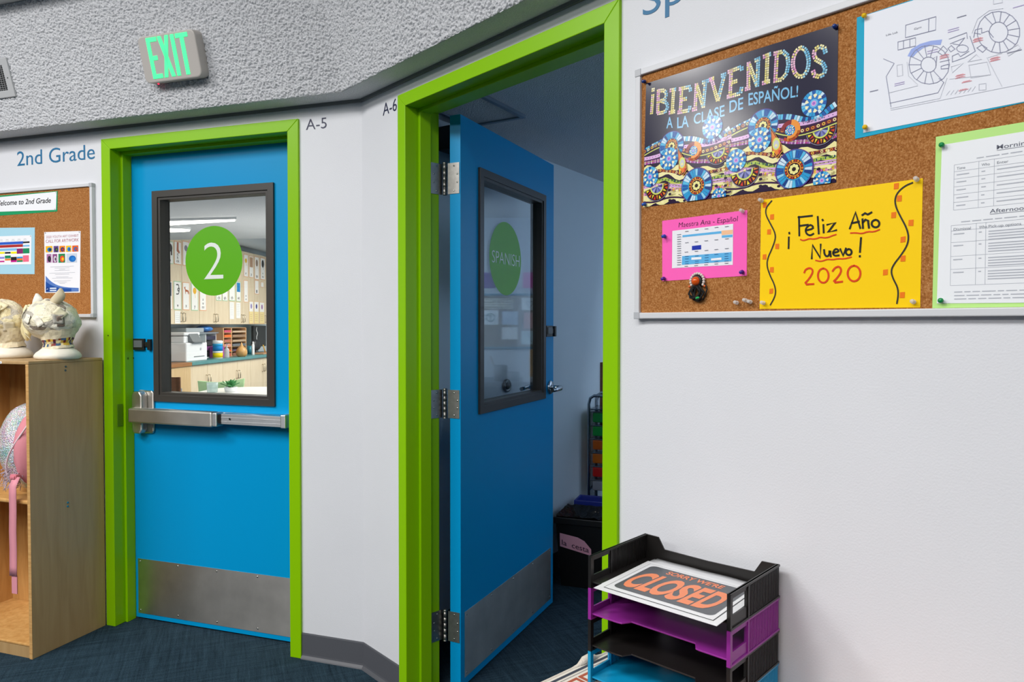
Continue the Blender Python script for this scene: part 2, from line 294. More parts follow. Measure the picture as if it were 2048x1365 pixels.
D={'yel_quad':[(16843,16260),(19979,16245),(19965,13922),(16831,13945)],'yel_sq':[(16929,16145),(17094,15874),(17030,15567),(17216,15246),(16933,15047),(17101,14765),(17093,14319),(19533,16167),(19587,15934),(19493,15640),(19791,15465),(19660,15177),(19665,14826),(19362,14590),(19661,14156)],'yel_wave':[[(17087,16213),(16964,16094),(16948,15953),(17051,15753),(17163,15554),(17182,15411),(17107,15214),(17002,15001),(16993,14844),(17062,14651),(17165,14457),(17199,14299),(17168,14175),(17079,14026)],[(19811,16189),(19686,16153),(19560,16053),(19510,15922),(19538,15767),(19617,15593),(19716,15391),(19761,15223),(19738,15061),(19626,14878),(19512,14734),(19461,14612),(19497,14471),(19582,14302),(19596,14163),(19573,14004)]],'yel_black':[[(17478,15511),(17484,15486)],[(17472,15416),(17468,15186)],[(17684,15814),(17695,15427)],[(17669,15804),(17958,15802)],[(17693,15625),(17874,15630)],[(17828,15520),(17982,15541),(17972,15596),(17911,15627),(17843,15579),(17822,15515),(17851,15442),(17922,15406),(17989,15439)],[(18071,15771),(18096,15429)],[(18187,15598),(18195,15440)],[(18168,15701),(18177,15682)],[(18261,15590),(18420,15615),(18284,15440),(18445,15466)],[(18703,15470),(18807,15769),(18900,15459)],[(18736,15570),(18876,15584)],[(18939,15626),(18949,15454)],[(18945,15559),(18994,15611),(19041,15586),(19059,15448)],[(18933,15703),(18985,15734),(19034,15703),(19104,15735)],[(19176,15586),(19200,15579),(19221,15564),(19237,15544),(19246,15520),(19246,15496),(19238,15474),(19223,15457),(19202,15447),(19178,15445),(19154,15452),(19133,15466),(19117,15486),(19108,15510),(19108,15535),(19116,15557),(19132,15574),(19153,15584),(19176,15586)],[(17958,14942),(17970,15212),(18131,14948),(18137,15213)],[(18207,15098),(18214,15014),(18254,14961),(18310,14980),(18326,15103),(18340,14955)],[(18386,15025),(18494,15040),(18479,15085),(18426,15101),(18377,15026),(18413,14964),(18500,14967)],[(18525,15088),(18581,14958),(18634,15094)],[(18688,15075),(18707,15070),(18723,15059),(18735,15042),(18742,15023),(18742,15003),(18736,14985),(18724,14970),(18708,14961),(18690,14959),(18671,14964),(18655,14975),(18642,14991),(18636,15011),(18635,15031),(18642,15050),(18654,15064),(18670,15073),(18688,15075)],[(18916,15271),(18899,15001)],[(18898,14930),(18898,14913)]],'yel_under':[[(17721,15348),(17768,15320),(17830,15326),(17907,15350),(17984,15331),(18060,15336),(18127,15357),(18211,15335),(18300,15341),(18359,15363),(18440,15381)],[(18719,15381),(18817,15378),(18929,15350),(19038,15380),(19147,15363),(19248,15396)],[(18041,14901),(18126,14874),(18201,14884),(18275,14909),(18379,14890),(18495,14906),(18596,14890),(18738,14918)]],'yel_2020':[[(17806,14668),(17831,14727),(17908,14759),(17970,14731),(17983,14664),(17916,14547),(17803,14425),(18003,14429)],[(18194,14730),(18231,14719),(18263,14693),(18287,14654),(18301,14607),(18301,14557),(18289,14511),(18266,14475),(18234,14451),(18197,14444),(18160,14455),(18127,14481),(18102,14520),(18089,14568),(18088,14618),(18101,14664),(18124,14701),(18157,14724),(18194,14730)],[(18381,14666),(18424,14728),(18497,14753),(18544,14707),(18542,14634),(18485,14543),(18384,14436),(18573,14451)],[(18791,14747),(18832,14736),(18869,14708),(18896,14666),(18911,14617),(18911,14565),(18898,14517),(18871,14479),(18836,14455),(18794,14447),(18753,14458),(18716,14486),(18688,14528),(18673,14577),(18672,14630),(18686,14678),(18713,14717),(18749,14741),(18791,14747)]],'pink_quad':[(14293,16093),(16522,16087),(16522,14669),(14304,14652)],'pink_sched':[(14589,15825),(16190,15827),(16189,14924),(14585,14944)],'pink_text':[(14762,15889),(16303,15866),(14761,16012)],'pink_r':[[(14875,15695),(15901,15694),(15902,15641),(14875,15648)],[(15905,15702),(16182,15696),(16179,15603),(15906,15603)],[(15910,15594),(16179,15589),(16178,15535),(15910,15542)],[(15135,15425),(15382,15428),(15383,15326),(15136,15327)],[(14868,15209),(16158,15206),(16156,15006),(14861,15006)],[(15127,15159),(15394,15154),(15391,15102),(15123,15105)],[(15646,15100),(15911,15104),(15911,15053),(15646,15053)]],'pink_dash':[(14997,15776),(15267,15780),(15520,15782),(15778,15787),(16039,15781),(15003,15513),(15259,15512),(15517,15513),(15776,15511),(16042,15510),(14990,15297),(15260,15295),(15524,15294),(15778,15295),(16044,15295),(14986,14968),(15253,14969),(15517,14971),(15781,14972),(16037,14971),(14785,15721),(14785,15667),(14785,15613),(14786,15558),(14786,15504),(14787,15450),(14787,15396),(14788,15341),(14788,15287),(14788,15233),(14789,15179),(14789,15124),(14790,15070),(14790,15016)],'pink_blue_dash':[(15001,15196),(15272,15188),(15529,15187),(15779,15186),(16035,15181),(15002,15139),(15530,15131),(16035,15126),(15002,15074),(15273,15069),(15530,15071),(16036,15075),(15003,15024),(15273,15018),(15531,15019),(15781,15018),(16036,15022)],'bien_quad':[(13791,19486),(18434,19479),(18428,16401),(13723,16489)],'bien_letters':[('!',[(13941,19327),(14070,19306),(14006,18717),(13925,18725)]),('B',[(14095,19241),(14449,19197),(14453,18642),(14074,18683)]),('I',[(14476,19165),(14717,19144),(14672,18604),(14453,18610)]),('E',[(14743,19132),(15096,19108),(15064,18539),(14710,18563)]),('N',[(15140,19112),(15543,19125),(15478,18539),(15119,18542)]),('V',[(15567,19137),(15989,19155),(15978,18561),(15583,18592)]),('E',[(16022,19191),(16407,19222),(16374,18616),(16004,18615)]),('N',[(16449,19234),(16827,19281),(16802,18686),(16454,18685)]),('I',[(16849,19290),(17072,19313),(17048,18711),(16833,18707)]),('D',[(17094,19293),(17473,19269),(17450,18665),(17063,18693)]),('O',[(17488,19265),(17872,19223),(17893,18593),(17485,18670)]),('S',[(17914,19184),(18224,19135),(18236,18519),(17902,18556)])],'bien_words':[('A',[(14403,18524),(14577,18510),(14579,18254),(14397,18278)]),('LA',[(14703,18460),(15021,18445),(15023,18182),(14705,18216)]),('CLASE',[(15156,18435),(15951,18472),(15954,18232),(15158,18208)]),('DE',[(16072,18525),(16407,18535),(16403,18287),(16074,18277)]),('ESPAÑOL!',[(16529,18585),(17640,18479),(17634,18260),(16531,18331)])],'wave_top':[(15981,17861),(16136,17922),(16264,17964),(16415,18001),(16539,18020),(16710,18085),(16867,18106),(17046,18034),(17199,17979),(17417,17953),(17598,17882),(17797,17796),(17949,17774),(18098,17784),(18244,17897),(18419,17992)],'discs':[('arc',[(16870,17828),(17213,17758)]),('sun',[(17968,18043),(18222,17985)]),('swirl',[(17477,17606),(17646,17572)]),('sun',[(16801,17542),(17059,17492)]),('sun',[(16253,17199),(16493,17159)]),('fan',[(18123,17487),(18419,17427)]),('fan',[(16463,16937),(16807,16882)]),('sun',[(18155,16475),(18333,16449)]),('wheel',[(17576,16792),(17976,16728)])],'drop':[(17061,17734),(17286,17373),(17315,17215),(17208,17092),(17101,17231),(17087,17454)],'ribs':[[(15982,17791),(16265,17884),(16540,17941),(16760,17962),(17073,17721),(17467,17555),(17822,17526),(18423,17632)],[(15983,17663),(16267,17655),(16543,17670),(16859,17742),(17236,17753),(17600,17700),(17907,17678),(18421,17745)],[(15984,17558),(16268,17552),(16544,17545),(17004,17536),(17469,17360),(17802,17318),(18125,17257),(18426,17323)],[(15986,17384),(16269,17380),(16644,17403),(17077,17324),(17470,17187),(17870,17073),(18429,17097)],[(15987,17198),(16422,17262),(16865,17173),(17243,17031),(17915,16980),(18430,16994)],[(15989,17059),(16424,17079),(16866,17006),(17245,16856),(17916,16875),(18431,16891)],[(15990,16896),(16400,16924),(16868,16828),(17246,16768),(17960,16762),(18433,16747)],[(15991,16733),(16402,16718),(16869,16761),(17247,16659),(17919,16599),(18434,16644)],[(15993,16593),(16404,16536),(16773,16619),(17248,16549),(17613,16410),(18435,16520)]],'ribs_x':[(15981,17861),(18419,17992),(15995,16313),(18437,16396)],'map_blue':[(18786,19486),(21478,19518),(21512,17252),(18781,17180)],'map_white':[(18928,19476),(21479,19483),(21511,17265),(18935,17264)],'map_pins':[(18932,19448),(18973,17347)],'map_dark':[[(19660,19069),(20157,19066),(20153,18832),(19657,18844),(19660,19069)],[(20042,19064),(20040,18833)],[(19531,18804),(19828,18794),(19830,18644),(19533,18657),(19531,18804)],[(19626,18799),(19627,18659)],[(19733,18797),(19735,18652)],[(19284,18564),(19471,18431),(19335,18225),(19426,17643)],[(19406,17716),(20205,17715),(20296,17876),(20219,17961)],[(20053,18593),(20179,18531),(20284,18427),(20354,18298),(20380,18161),(20358,18038),(20290,17945),(20187,17898),(20063,17903),(19936,17960),(19826,18063),(19751,18196),(19723,18338),(19747,18465),(19819,18558),(19927,18603),(20053,18593)],[(20046,18387),(20094,18364),(20134,18323),(20161,18272),(20171,18217),(20163,18168),(20137,18131),(20097,18112),(20049,18114),(20001,18137),(19960,18177),(19932,18229),(19922,18284),(19931,18334),(19958,18371),(19998,18390),(20046,18387)],[(21100,18851),(21204,18797),(21295,18708),(21363,18597),(21399,18475),(21401,18356),(21368,18255),(21303,18183),(21214,18149),(21110,18157),(21005,18208),(20911,18295),(20840,18409),(20800,18535),(20799,18658),(20835,18761),(20903,18833),(20996,18864),(21100,18851)],[(21103,18673),(21149,18649),(21189,18607),(21219,18553),(21236,18494),(21237,18436),(21222,18386),(21193,18350),(21153,18332),(21108,18335),(21062,18359),(21021,18400),(20990,18454),(20973,18515),(20972,18574),(20987,18625),(21017,18660),(21057,18677),(21103,18673)],[(20369,18609),(20638,18639),(20648,18536)],[(20387,18521),(20607,18558)],[(20607,18558),(20527,18462),(20429,18509)],[(20355,18447),(20404,18488),(20463,18407),(20397,18379),(20355,18447)],[(20425,18196),(20612,18218),(20771,18283),(20687,18561)],[(20423,18298),(20513,18319),(20547,18254),(20675,18310)],[(20425,18196),(20423,18298)],[(20576,18448),(20615,18430),(20646,18403),(20664,18373),(20664,18344),(20647,18324),(20617,18314),(20578,18319),(20539,18336),(20508,18363),(20490,18394),(20489,18423),(20507,18444),(20538,18452),(20576,18448)],[(20744,18526),(20766,18646),(20860,18645),(20861,18563),(20954,18571),(21033,18441)],[(20751,18597),(20846,18550)],[(20794,18331),(20864,18365),(20943,18288),(20881,18234),(20794,18331)],[(20196,18426),(20279,18515),(20347,18421),(20281,18346),(20196,18426)],[(20232,18248),(20383,18244)],[(20250,18168),(20367,18174),(20368,18100),(20250,18121),(20250,18168)],[(20112,18337),(20180,18365),(20165,18191)],[(20074,18376),(20126,18563)],[(20126,18123),(20264,17927)],[(20077,18110),(20135,17893)],[(20022,18125),(19989,17929)],[(19971,18164),(19854,18030)],[(19935,18221),(19759,18176)],[(19922,18284),(19723,18338)],[(19934,18341),(19755,18481)],[(19968,18379),(19847,18576)],[(20018,18391),(19980,18605)],[(21120,18667),(21139,18836)],[(21172,18627),(21257,18751)],[(21213,18567),(21349,18625)],[(21236,18496),(21398,18479)],[(21235,18427),(21398,18339)],[(21213,18371),(21348,18225)],[(21172,18337),(21255,18159)],[(21119,18332),(21136,18151)],[(21063,18357),(21009,18205)],[(21015,18659),(20900,18831)],[(21064,18678),(21012,18865)]],'map_grey':[[(19376,17910),(19874,17921)],[(19417,17615),(20240,17609),(20345,17938)],[(19427,17583),(21507,17556)],[(20409,18117),(20597,18131),(20427,18010),(20409,18117)],[(20661,18132),(20787,18224),(20867,18121),(20661,18132)],[(20678,18072),(20946,18054),(21003,17825),(20713,17845),(20678,18072)],[(20945,18126),(21167,17588)],[(19690,18395),(19720,18136),(19874,17944)],[(19518,18383),(19609,18378),(19621,18171),(19530,18175),(19518,18383)],[(21219,18157),(21381,18216),(21419,18153),(21250,18069),(21219,18157)],[(20387,17909),(20980,17830)],[(20961,18122),(21159,18138)],[(20834,17706),(20936,17698),(20937,17590),(20835,17606),(20834,17706)],[(21024,19084),(21146,19060),(21155,18978),(21025,18994),(21024,19084)],[(20719,18606),(20795,18818),(20965,18907),(21164,18878)],[(20341,17642),(20390,17704)],[(20407,17635),(20456,17698)],[(20473,17629),(20522,17691)],[(20539,17622),(20587,17684)],[(20604,17616),(20651,17678)],[(20668,17619),(20716,17680)],[(20732,17613),(20779,17683)]],'map_hl':[(19698,18499),(19759,18607),(19900,18658),(20073,18664),(20261,18632),(20236,18546),(20109,18583),(19953,18570),(19849,18514),(19779,18451)],'map_red':[(20298,18342),(20298,18304),(20807,18480),(20808,18444),(20551,17932),(20551,17895),(21061,18086),(21062,18050),(20650,17797),(20603,17668)],'map_pur':[(20110,18488),(20110,18447),(20433,18766),(20434,18729),(19568,18049),(19568,18015),(21387,18840)],'map_txt':[(19325,18970),(19804,18938),(20488,18936),(19046,18009),(21234,18117)],'list_green':[(20180,16945),(22639,16925),(22688,13830),(20163,13888)],'list_white':[(20280,16784),(22551,16774),(22595,13962),(20236,13989)],'list_t':[(20478,16398),(20851,16403),(21076,16409)],'list_t2':[(20445,15344),(20827,15339),(20968,15346)],'list_rows1':[16399,16278,16151,16014,15879,15744,15612],'list_rows2':[15345,15251,15048,14806,14581,14297],'list_txt':[(21107,16553),(20816,16458),(21022,15496),(20599,15395),(20508,14181),(20509,14118),(20510,14059)],'list_pins':[(20288,16769),(20309,14037)],'ca_green':[(-20926,19683),(-15671,19693),(-15709,18764),(-20947,18732)],'ca_white':[(-20810,19593),(-15725,19664),(-15778,18839),(-20824,18962)],'ca_text':[(-19521,19207),(-16079,19165),(-16075,19394)],'ca_blue':[(-21256,18229),(-17110,18091),(-17168,15930),(-21306,16026)],'ca_tab':[(-19853,17774),(-17316,17740),(-17370,16393),(-19882,16423)],'ca_cells':[('2A5CC8',[(-19425,17479),(-17853,17358)]),('202024',[(-17851,17461),(-17445,17385)]),('B03030',[(-19428,17342),(-17867,17219)]),('7FBCE8',[(-17865,17301),(-17448,17222)]),('7FBCE8',[(-19431,17175),(-18264,17067)]),('8A2A70',[(-18262,17150),(-17873,16907)]),('1C8C5C',[(-17868,17145),(-17460,16907)]),('F4E81C',[(-19434,17021),(-19051,16934)]),('202024',[(-19032,17009),(-18663,16931)]),('F4E81C',[(-18644,17013),(-18267,16919)]),('1C8C5C',[(-19036,16842),(-18656,16707)]),('8888DD',[(-19457,16788),(-19067,16702)]),('F08030',[(-19039,16693),(-18658,16608)]),('202024',[(-18649,16765),(-18273,16601)]),('C8148C',[(-18652,16608),(-18274,16523)]),('C8148C',[(-19461,16605),(-19071,16540)]),('2A90D8',[(-18258,16762),(-17889,16686)]),('F08030',[(-18260,16688),(-17890,16595)]),('1C8C5C',[(-18262,16597),(-17892,16521)]),('F06C8C',[(-17875,16817),(-17501,16519)])],'ca_poster':[(-16527,17852),(-14320,17816),(-14408,15035),(-16552,15050)],'ca_ptxt':[(-16407,17564),(-14445,17531),(-16405,17673),(-16427,17350),(-14438,17320),(-16425,17495)],'ca_pics':[[(-16447,17200),(-16028,16916)],[(-15958,17192),(-15661,16905)],[(-15608,17185),(-15265,16900)],[(-15202,17179),(-14888,16897)],[(-14831,17174),(-14466,16896)],[(-16393,16834),(-16102,16441)],[(-16030,16823),(-15751,16432)],[(-15668,16824),(-15268,16419)],[(-15187,16818),(-14559,16409)]],'ca_lines':[(-16176,16241),(-15906,16174),(-15638,16115),(-15908,16065),(-16235,15951),(-15884,15886),(-15832,15768),(-16077,15712),(-15971,15589),(-15729,15524),(-15622,15470)],'ca_swoosh':[(-16466,15842),(-16187,15593),(-15758,15383),(-15224,15286),(-14473,15251),(-14475,15091),(-16480,15090)],'ca_sw2':[(-16471,15578),(-16083,15368),(-15546,15259),(-14906,15229)],'ca_logo':[(-16368,15219),(-16260,15217),(-16205,15249),(-16206,15147)],'closed':{'bord':[(142,172),(48,2098),(2665,151)],'dark':[(244,308),(136,1892),(2541,354)],'C':[(408,583),(556,439),(264,1431)],'D':[(2416,601),(2164,502),(2248,1514)],'sorry':[(709,1713),(666,1897),(2028,1756),(1966,1954)]},'pinsB':[(13793,16552),(14381,15721),(14371,14716),(16427,14761),(16436,16061),(16877,16231),(19891,16223),(16940,14064),(19864,14019),(16315,14084),(16529,14128),(16639,14093)],'pinsB2':[(13762,19532),(18378,19433)],'lany':[(15311,14603),(15051,14476),(15567,14456),(15113,14266),(15373,14197),(15644,14419)]}
# ================= the setting =================
def S(name,mb,m,label,cat,F=W,bev=0): return TM(name,label,cat,F,mb,m,bev=bev,kind='structure',base=(0,0,0))
XY=lambda F,x,y:(F@Vector((x,y,0))).xy
ring_=[CO.xy]
for k in range(11):
    a=math.radians(71.765+30*k); ring_.append(ring_[-1]-SIDE*Vector((math.sin(a),-math.cos(a))))
CEN=sum(ring_,Vector((0,0)))/12; APO=SIDE/2/math.tan(math.radians(15))
def inset(d): return [CEN+(p-CEN)*(1-d/APO) for p in ring_]
mb=MB().box(-16,8,-14,14,-.06,0); S('floor',mb,CARPET,'dark blue-grey carpet tile floor','floor')
# door openings
DA=dict(o0=-1.3088,o1=-.2831,i0=-1.2585,i1=-.3349); DB=dict(o0=.268,o1=1.2927,i0=.3175,i1=1.2419); TOP=2.184; ITOP=2.137; ZS=2.236
mb=MB().box(-4.3,DA['o0'],0,.12,0,2.75).box(DA['o1'],0,0,.12,0,2.75).box(DA['o0'],DA['o1'],0,.12,TOP,2.75)
S('wall_left',mb,WALLM,'white painted wall around the second grade door','wall',FA)
mb=MB().box(0,DB['o0'],0,.12,0,2.75).box(DB['o1'],4.3,0,.12,0,2.75).box(DB['o0'],DB['o1'],0,.12,TOP,2.75)
S('wall_right',mb,WALLM,'white painted wall with the open Spanish classroom door','wall',FB)
mb=MB()
for k in range(1,11):
    Fk=frame(71.765+30*k,Vector((*ring_[k],0))); v0=len(mb.v); mb.box(-SIDE,0,0,.12,0,3.7)
    mb.v[v0:]=[tuple(Fk@Vector(p)) for p in mb.v[v0:]]
S('wall_back',mb,WALLM,'white walls on the far sides of the round hall','wall')
# slanted bulkhead over the walls, its underside and the ceiling
def rings(mb,lv,cap=False):
    V=[];F=[]
    for d,z in lv: V+=[(*p,z) for p in inset(d)]
    for i in range(len(lv)-1):
        for j in range(12): F.append((i*12+j,i*12+(j+1)%12,(i+1)*12+(j+1)%12,(i+1)*12+j))
    if cap: F.append([(len(lv)-1)*12+j for j in range(12)])
    mb.add(V,F)
SL=math.tan(math.radians(15)); mb=MB(); rings(mb,[(0,ZS),(.1,ZS),(.1+SL*.485,ZS+.485)]); 

def grain(x,z,k):        # popcorn relief: rounded crumbs between irregular pits
    a=noise.noise(Vector((x*150,z*150,k))); b=noise.noise(Vector((x*62+7,z*62,k+3))); t_=min(1,max(0,(a+.4*b+.42)/.52)); return t_*t_*(3-2*t_)
def popgrid(F,xa,xb,side,k):
    st=.0027; nz=int(.50/st); nx=int((xb-xa)/st); V=[]; ct,sn=math.cos(math.radians(15)),math.sin(math.radians(15))
    for j in range(nz+1):
        h=.502*j/nz; d=.1+h*sn; xm=side*d*math.tan(math.radians(15))
        a,b=(xa,xm) if side<0 else (xm,xb)
        for i in range(nx+1):
            x=a+(b-a)*i/nx; g=.0006+.0072*grain(x,h,k)*(1 if 0<j else .6); V.append(F@Vector((x,-(d+g*ct),ZS+h*ct-g*sn)))
    mb.add(V,[(j*(nx+1)+i,j*(nx+1)+i+1,(j+1)*(nx+1)+i+1,(j+1)*(nx+1)+i) for j in range(nz) for i in range(nx)],smooth=True)
popgrid(FA,-2.35,0,-1,1.0); popgrid(FB,0,2.3,1,9.0)
S('trim_1',mb,POP,'slanted popcorn plaster bulkhead above the doors','bulkhead')
mb=MB(); rings(mb,[(.1+SL*.485,ZS+.485),(.33,ZS+.485),(.33,3.55)],cap=True); S('ceiling',mb,mat('ceiling_paint','C9CCD0',.8),'high flat ceiling of the hall','ceiling')
mb=MB(); rings(mb,[(.0005,ZS-.012),(.008,ZS-.012),(.008,ZS)]); S('trim_2',mb,mat('shadow_gap_grey','6A6E70',.6),'thin grey strip painted in for the shadow gap along the top of the walls','trim')  # dark band under the soffit is shade, put in as a grey strip
# rubber cove base
def cove(x0,x1,F,nm,lab,m0=0,m1=0):
    pr=[(0,0),(-.013,0),(-.011,.004),(-.005,.013),(-.004,.02),(-.004,.1),(-.0025,.1045),(0,.105)]; mb=MB(); n=len(pr)
    mb.add([(x0+y*m0,y,z) for y,z in pr]+[(x1-y*m1,y,z) for y,z in pr],[[i,(i+1)%n,(i+1)%n+n,i+n] for i in range(n)]+[list(range(n))[::-1],list(range(n,2*n))],smooth=False)
    return mb
RUB=mat('grey_rubber','54565C',.45,bump=(120,.05,.0004)); t15=math.tan(math.radians(15))
for nm,F,a,b,lab,m1,m0 in (('baseboard_left',FA,DA['o1'],0,'grey rubber cove base from the left door frame to the corner',-t15,0),('baseboard_right',FB,0,DB['o0'],'grey rubber cove base from the corner to the right door frame',0,-t15),('baseboard_back',FB,DB['o1'],4.2,'grey rubber cove base on the wall below the large cork board',0,0)):
    S(nm,cove(a,b,F,nm,lab,m0,m1),RUB,lab,'baseboard',F)
# green pressed steel frames
def steel_frame(n,F,D,lab):
    r=T('trim_%d'%n,lab,'door frame',F,((D['o0']+D['o1'])/2,0,0),kind='structure'); a,b,c,d=D['o0'],D['o1'],D['i0'],D['i1']
    for nm,poly,st in (('jamb',[(a,0),(c,0),(c,ITOP),(a,TOP)],(c,c+.013,0,ITOP)),('jamb',[(b,0),(b,TOP),(d,ITOP),(d,0)],(d-.013,d,0,ITOP)),('head',[(a,TOP),(c,ITOP),(d,ITOP),(b,TOP)],(c+.013,d-.013,ITOP-.013,ITOP))):
        j=P(r,nm,MB().prism(poly,-.01,.138),GREEN,bev=.0022)
        P(j,'stop',MB().box(st[0],st[1],.046,.093,st[2],st[3]),GREEN,bev=.0015)
    return r
FRA=steel_frame(3,FA,DA,'lime green steel frame of the closed second grade door'); FRB=steel_frame(4,FB,DB,'lime green steel frame around the open Spanish door')
P(FRA,'strike',MB().box(DA['i0'],DA['i0']+.003,.012,.042,.9,1.0),mat('green_dark','5E8A00',.4),bev=.001)
P(FRA,'screw_hole',MB().lathe([(.003,0),(.003,.0008)],(-1.279,-.0105,1.31),(0,-1,0),n=10),mat('hole_dark','20240A',.8))
P(FRA,'screw_hole',MB().lathe([(.004,0),(.004,.0008)],(-1.245,.093,1.205),(0,-1,0),n=10).box(-1.2463,-1.2455,.06,.068,1.2,1.21),MATS['hole_dark'])

# ================= doors =================
def leaf(r,x0,x1,wx0,wx1,z0,z1,y):
    P(r,'leaf',MB().ring((x0,x1,.008,2.128),(wx0+.02,wx1-.02,z0+.02,z1-.02),y,y+.044),BLUE)
    b=MB().ring((wx0,wx1,z0,z1),(wx0+.03,wx1-.03,z0+.03,z1-.03),y-.010,y).ring((wx0+.028,wx1-.028,z0+.028,z1-.028),(wx0+.042,wx1-.042,z0+.042,z1-.042),y-.005,y+.052)
    b.ring((wx0,wx1,z0,z1),(wx0+.042,wx1-.042,z0+.042,z1-.042),y+.044,y+.054)
    f=P(r,'window_frame',b,DARKF,bev=.0012)
    P(f,'pane',MB().box(wx0+.0415,wx1-.0415,y+.018,y+.023,z0+.0415,z1-.0415),GLASS)
    return f
def kick(r,x0,x1,y,z0=.028,z1=.281):
    k=P(r,'kick_plate',MB().box(x0,x1,y-.0016,y,z0,z1),STEEL)
    for i in range(5):
        for z in (z0+.015,z1-.012):
            P(k,'screw',MB().lathe([(.0042,0),(.0036,.0014),(.002,.002),(0,.0022)],(x0+.013+(x1-x0-.026)*i/4.,y-.0016,z),(0,-1,0),n=10),SCREW)
def sticker(r,c,rad,y,txt,w,h,off,tx0=None):
    s=MB(); s.add([(c[0]+rad*math.cos(2*math.pi*i/64),y,c[1]+rad*math.sin(2*math.pi*i/64)) for i in range(64)],[list(range(64))],col='5CB000')
    text(s,txt,c[0]-w/2 if tx0 is None else tx0,c[1]-h/2,w,h,y-.0005,col='E8EEE8',off=off)
    return P(r,'room_sign',s,mat('vinyl_print',rough=.4,attr=True),label='round lime green sign on the pane reading '+txt)
YD=.094
d1=T('door_1','closed bright blue classroom door with a green sign reading 2','door',FA,(-.796,YD,0),kind='structure')
leaf(d1,-1.2450,-.3395,-1.1215,-.4735,1.0115,1.960,YD)
sticker(d1,(-.8065,1.6405),.1535,YD+.0172,'2',.104,.163,-.012)
kick(d1,-1.2305,-.3450,YD)
# exit device
pb=P(d1,'panic_bar',MB().box(-1.2,-.385,YD-.03,YD,.927,.978),SATIN,bev=.003)
lc=MB()
prof=[(-1.2145,.862),(-1.2145,1.061),(-1.121,1.061),(-1.121,.862)]
lc.prism([(-1.2145,.872),(-1.206,.862),(-1.13,.864),(-1.121,.874),(-1.121,1.05),(-1.13,1.06),(-1.206,1.061),(-1.2145,1.051)][::1],YD-.012,YD)
lc.prism([(-1.2135,.885),(-1.204,.866),(-1.168,.866),(-1.155,.885),(-1.155,1.04),(-1.168,1.057),(-1.204,1.057),(-1.2135,1.04)],YD-.046,YD-.01)
P(pb,'latch_case',lc,STEEL,bev=.006)
P(pb,'push_pad',MB().box(-1.205,-.745,YD-.075,YD-.028,.919,.984),STEEL,bev=.007)
P(pb,'pad_end',MB().box(-.745,-.722,YD-.072,YD-.028,.922,.981),SATIN,bev=.004)
rl=MB().box(-.705,-.402,YD-.062,YD-.028,.934,.978); 
for z in (.945,.962): rl.box(-.705,-.402,YD-.0634,YD-.0618,z,z+.0016)
P(pb,'rail',rl,SATIN,bev=.0015); P(pb,'inner_bar',MB().box(-.722,-.700,YD-.058,YD-.03,.936,.974),BLACK)
P(pb,'end_cap',MB().box(-.402,-.377,YD-.07,YD-.0,.930,.986),SATIN,bev=.004)
P(pb,'set_screw',MB().lathe([(.004,0),(.004,.001)],(-.66,YD-.0632,.957),(0,-1,0),n=10),BLACK)
def blocker(r,x0,x1,y,z0,flip=1):
    b=P(r,'latch_blocker',MB().box(x0,x0+(x1-x0)*.62,y-.012,y,z0,z0+.052).box(x0+(x1-x0)*.62,x1,y-.008,y,z0+.015,z0+.037).box(x1-(x1-x0)*.18,x1,y-.014,y,z0,z0+.05),BLACK,bev=.002)
    P(b,'slide',MB().box(x0+(x1-x0)*.08,x0+(x1-x0)*.55,y-.0155,y-.012,z0+.012,z0+.044),mat('grey_plastic','5E6366',.4),bev=.001)
blocker(d1,-1.2365,-1.134,YD,1.243)

# open door: hinged on the left jamb, swung past square into the room
N0=FB@Vector((.392,.18,0)); F0=FB@Vector((.035,1.02,0)); e=(F0-N0).normalized(); yv=Vector((-e.y,e.x,0))
FD=Matrix((e,yv,Vector((0,0,1)))).transposed().to_4x4(); FD.translation=N0
d2=T('door_2','open bright blue classroom door with a green sign reading SPANISH','door',FD,(.45,0,0),kind='structure')
leaf(d2,0,.914,.138,.799,1.0145,1.963,0)
sticker(d2,(.4195,1.6375),.1535,.0172,'SPANISH',.267,.05,-.010,.290)
kick(d2,.030,.884,0,.036,.284)
def lever(r,s):   # s=-1 viewer side, +1 room side
    y0=0 if s<0 else .044
    l=P(r,'lever_handle',MB().lathe([(.033,0),(.033,.006),(.028,.011),(.016,.013)],(.868,y0,1.061),(0,s,0),n=24).lathe([(.0115,.01),(.0115,.05)],(.868,y0,1.061),(0,s,0),n=14)
        .tube([(.868,y0+s*.046,1.061),(.862,y0+s*.058,1.0605),(.845,y0+s*.063,1.06),(.80,y0+s*.060,1.058),(.762,y0+s*.056,1.057)],[.0125,.0125,.011,.010,.0095],n=12),CHROME)
    return l
lever(d2,-1); lever(d2,1)
blocker(d2,.803,.921,0,1.304)
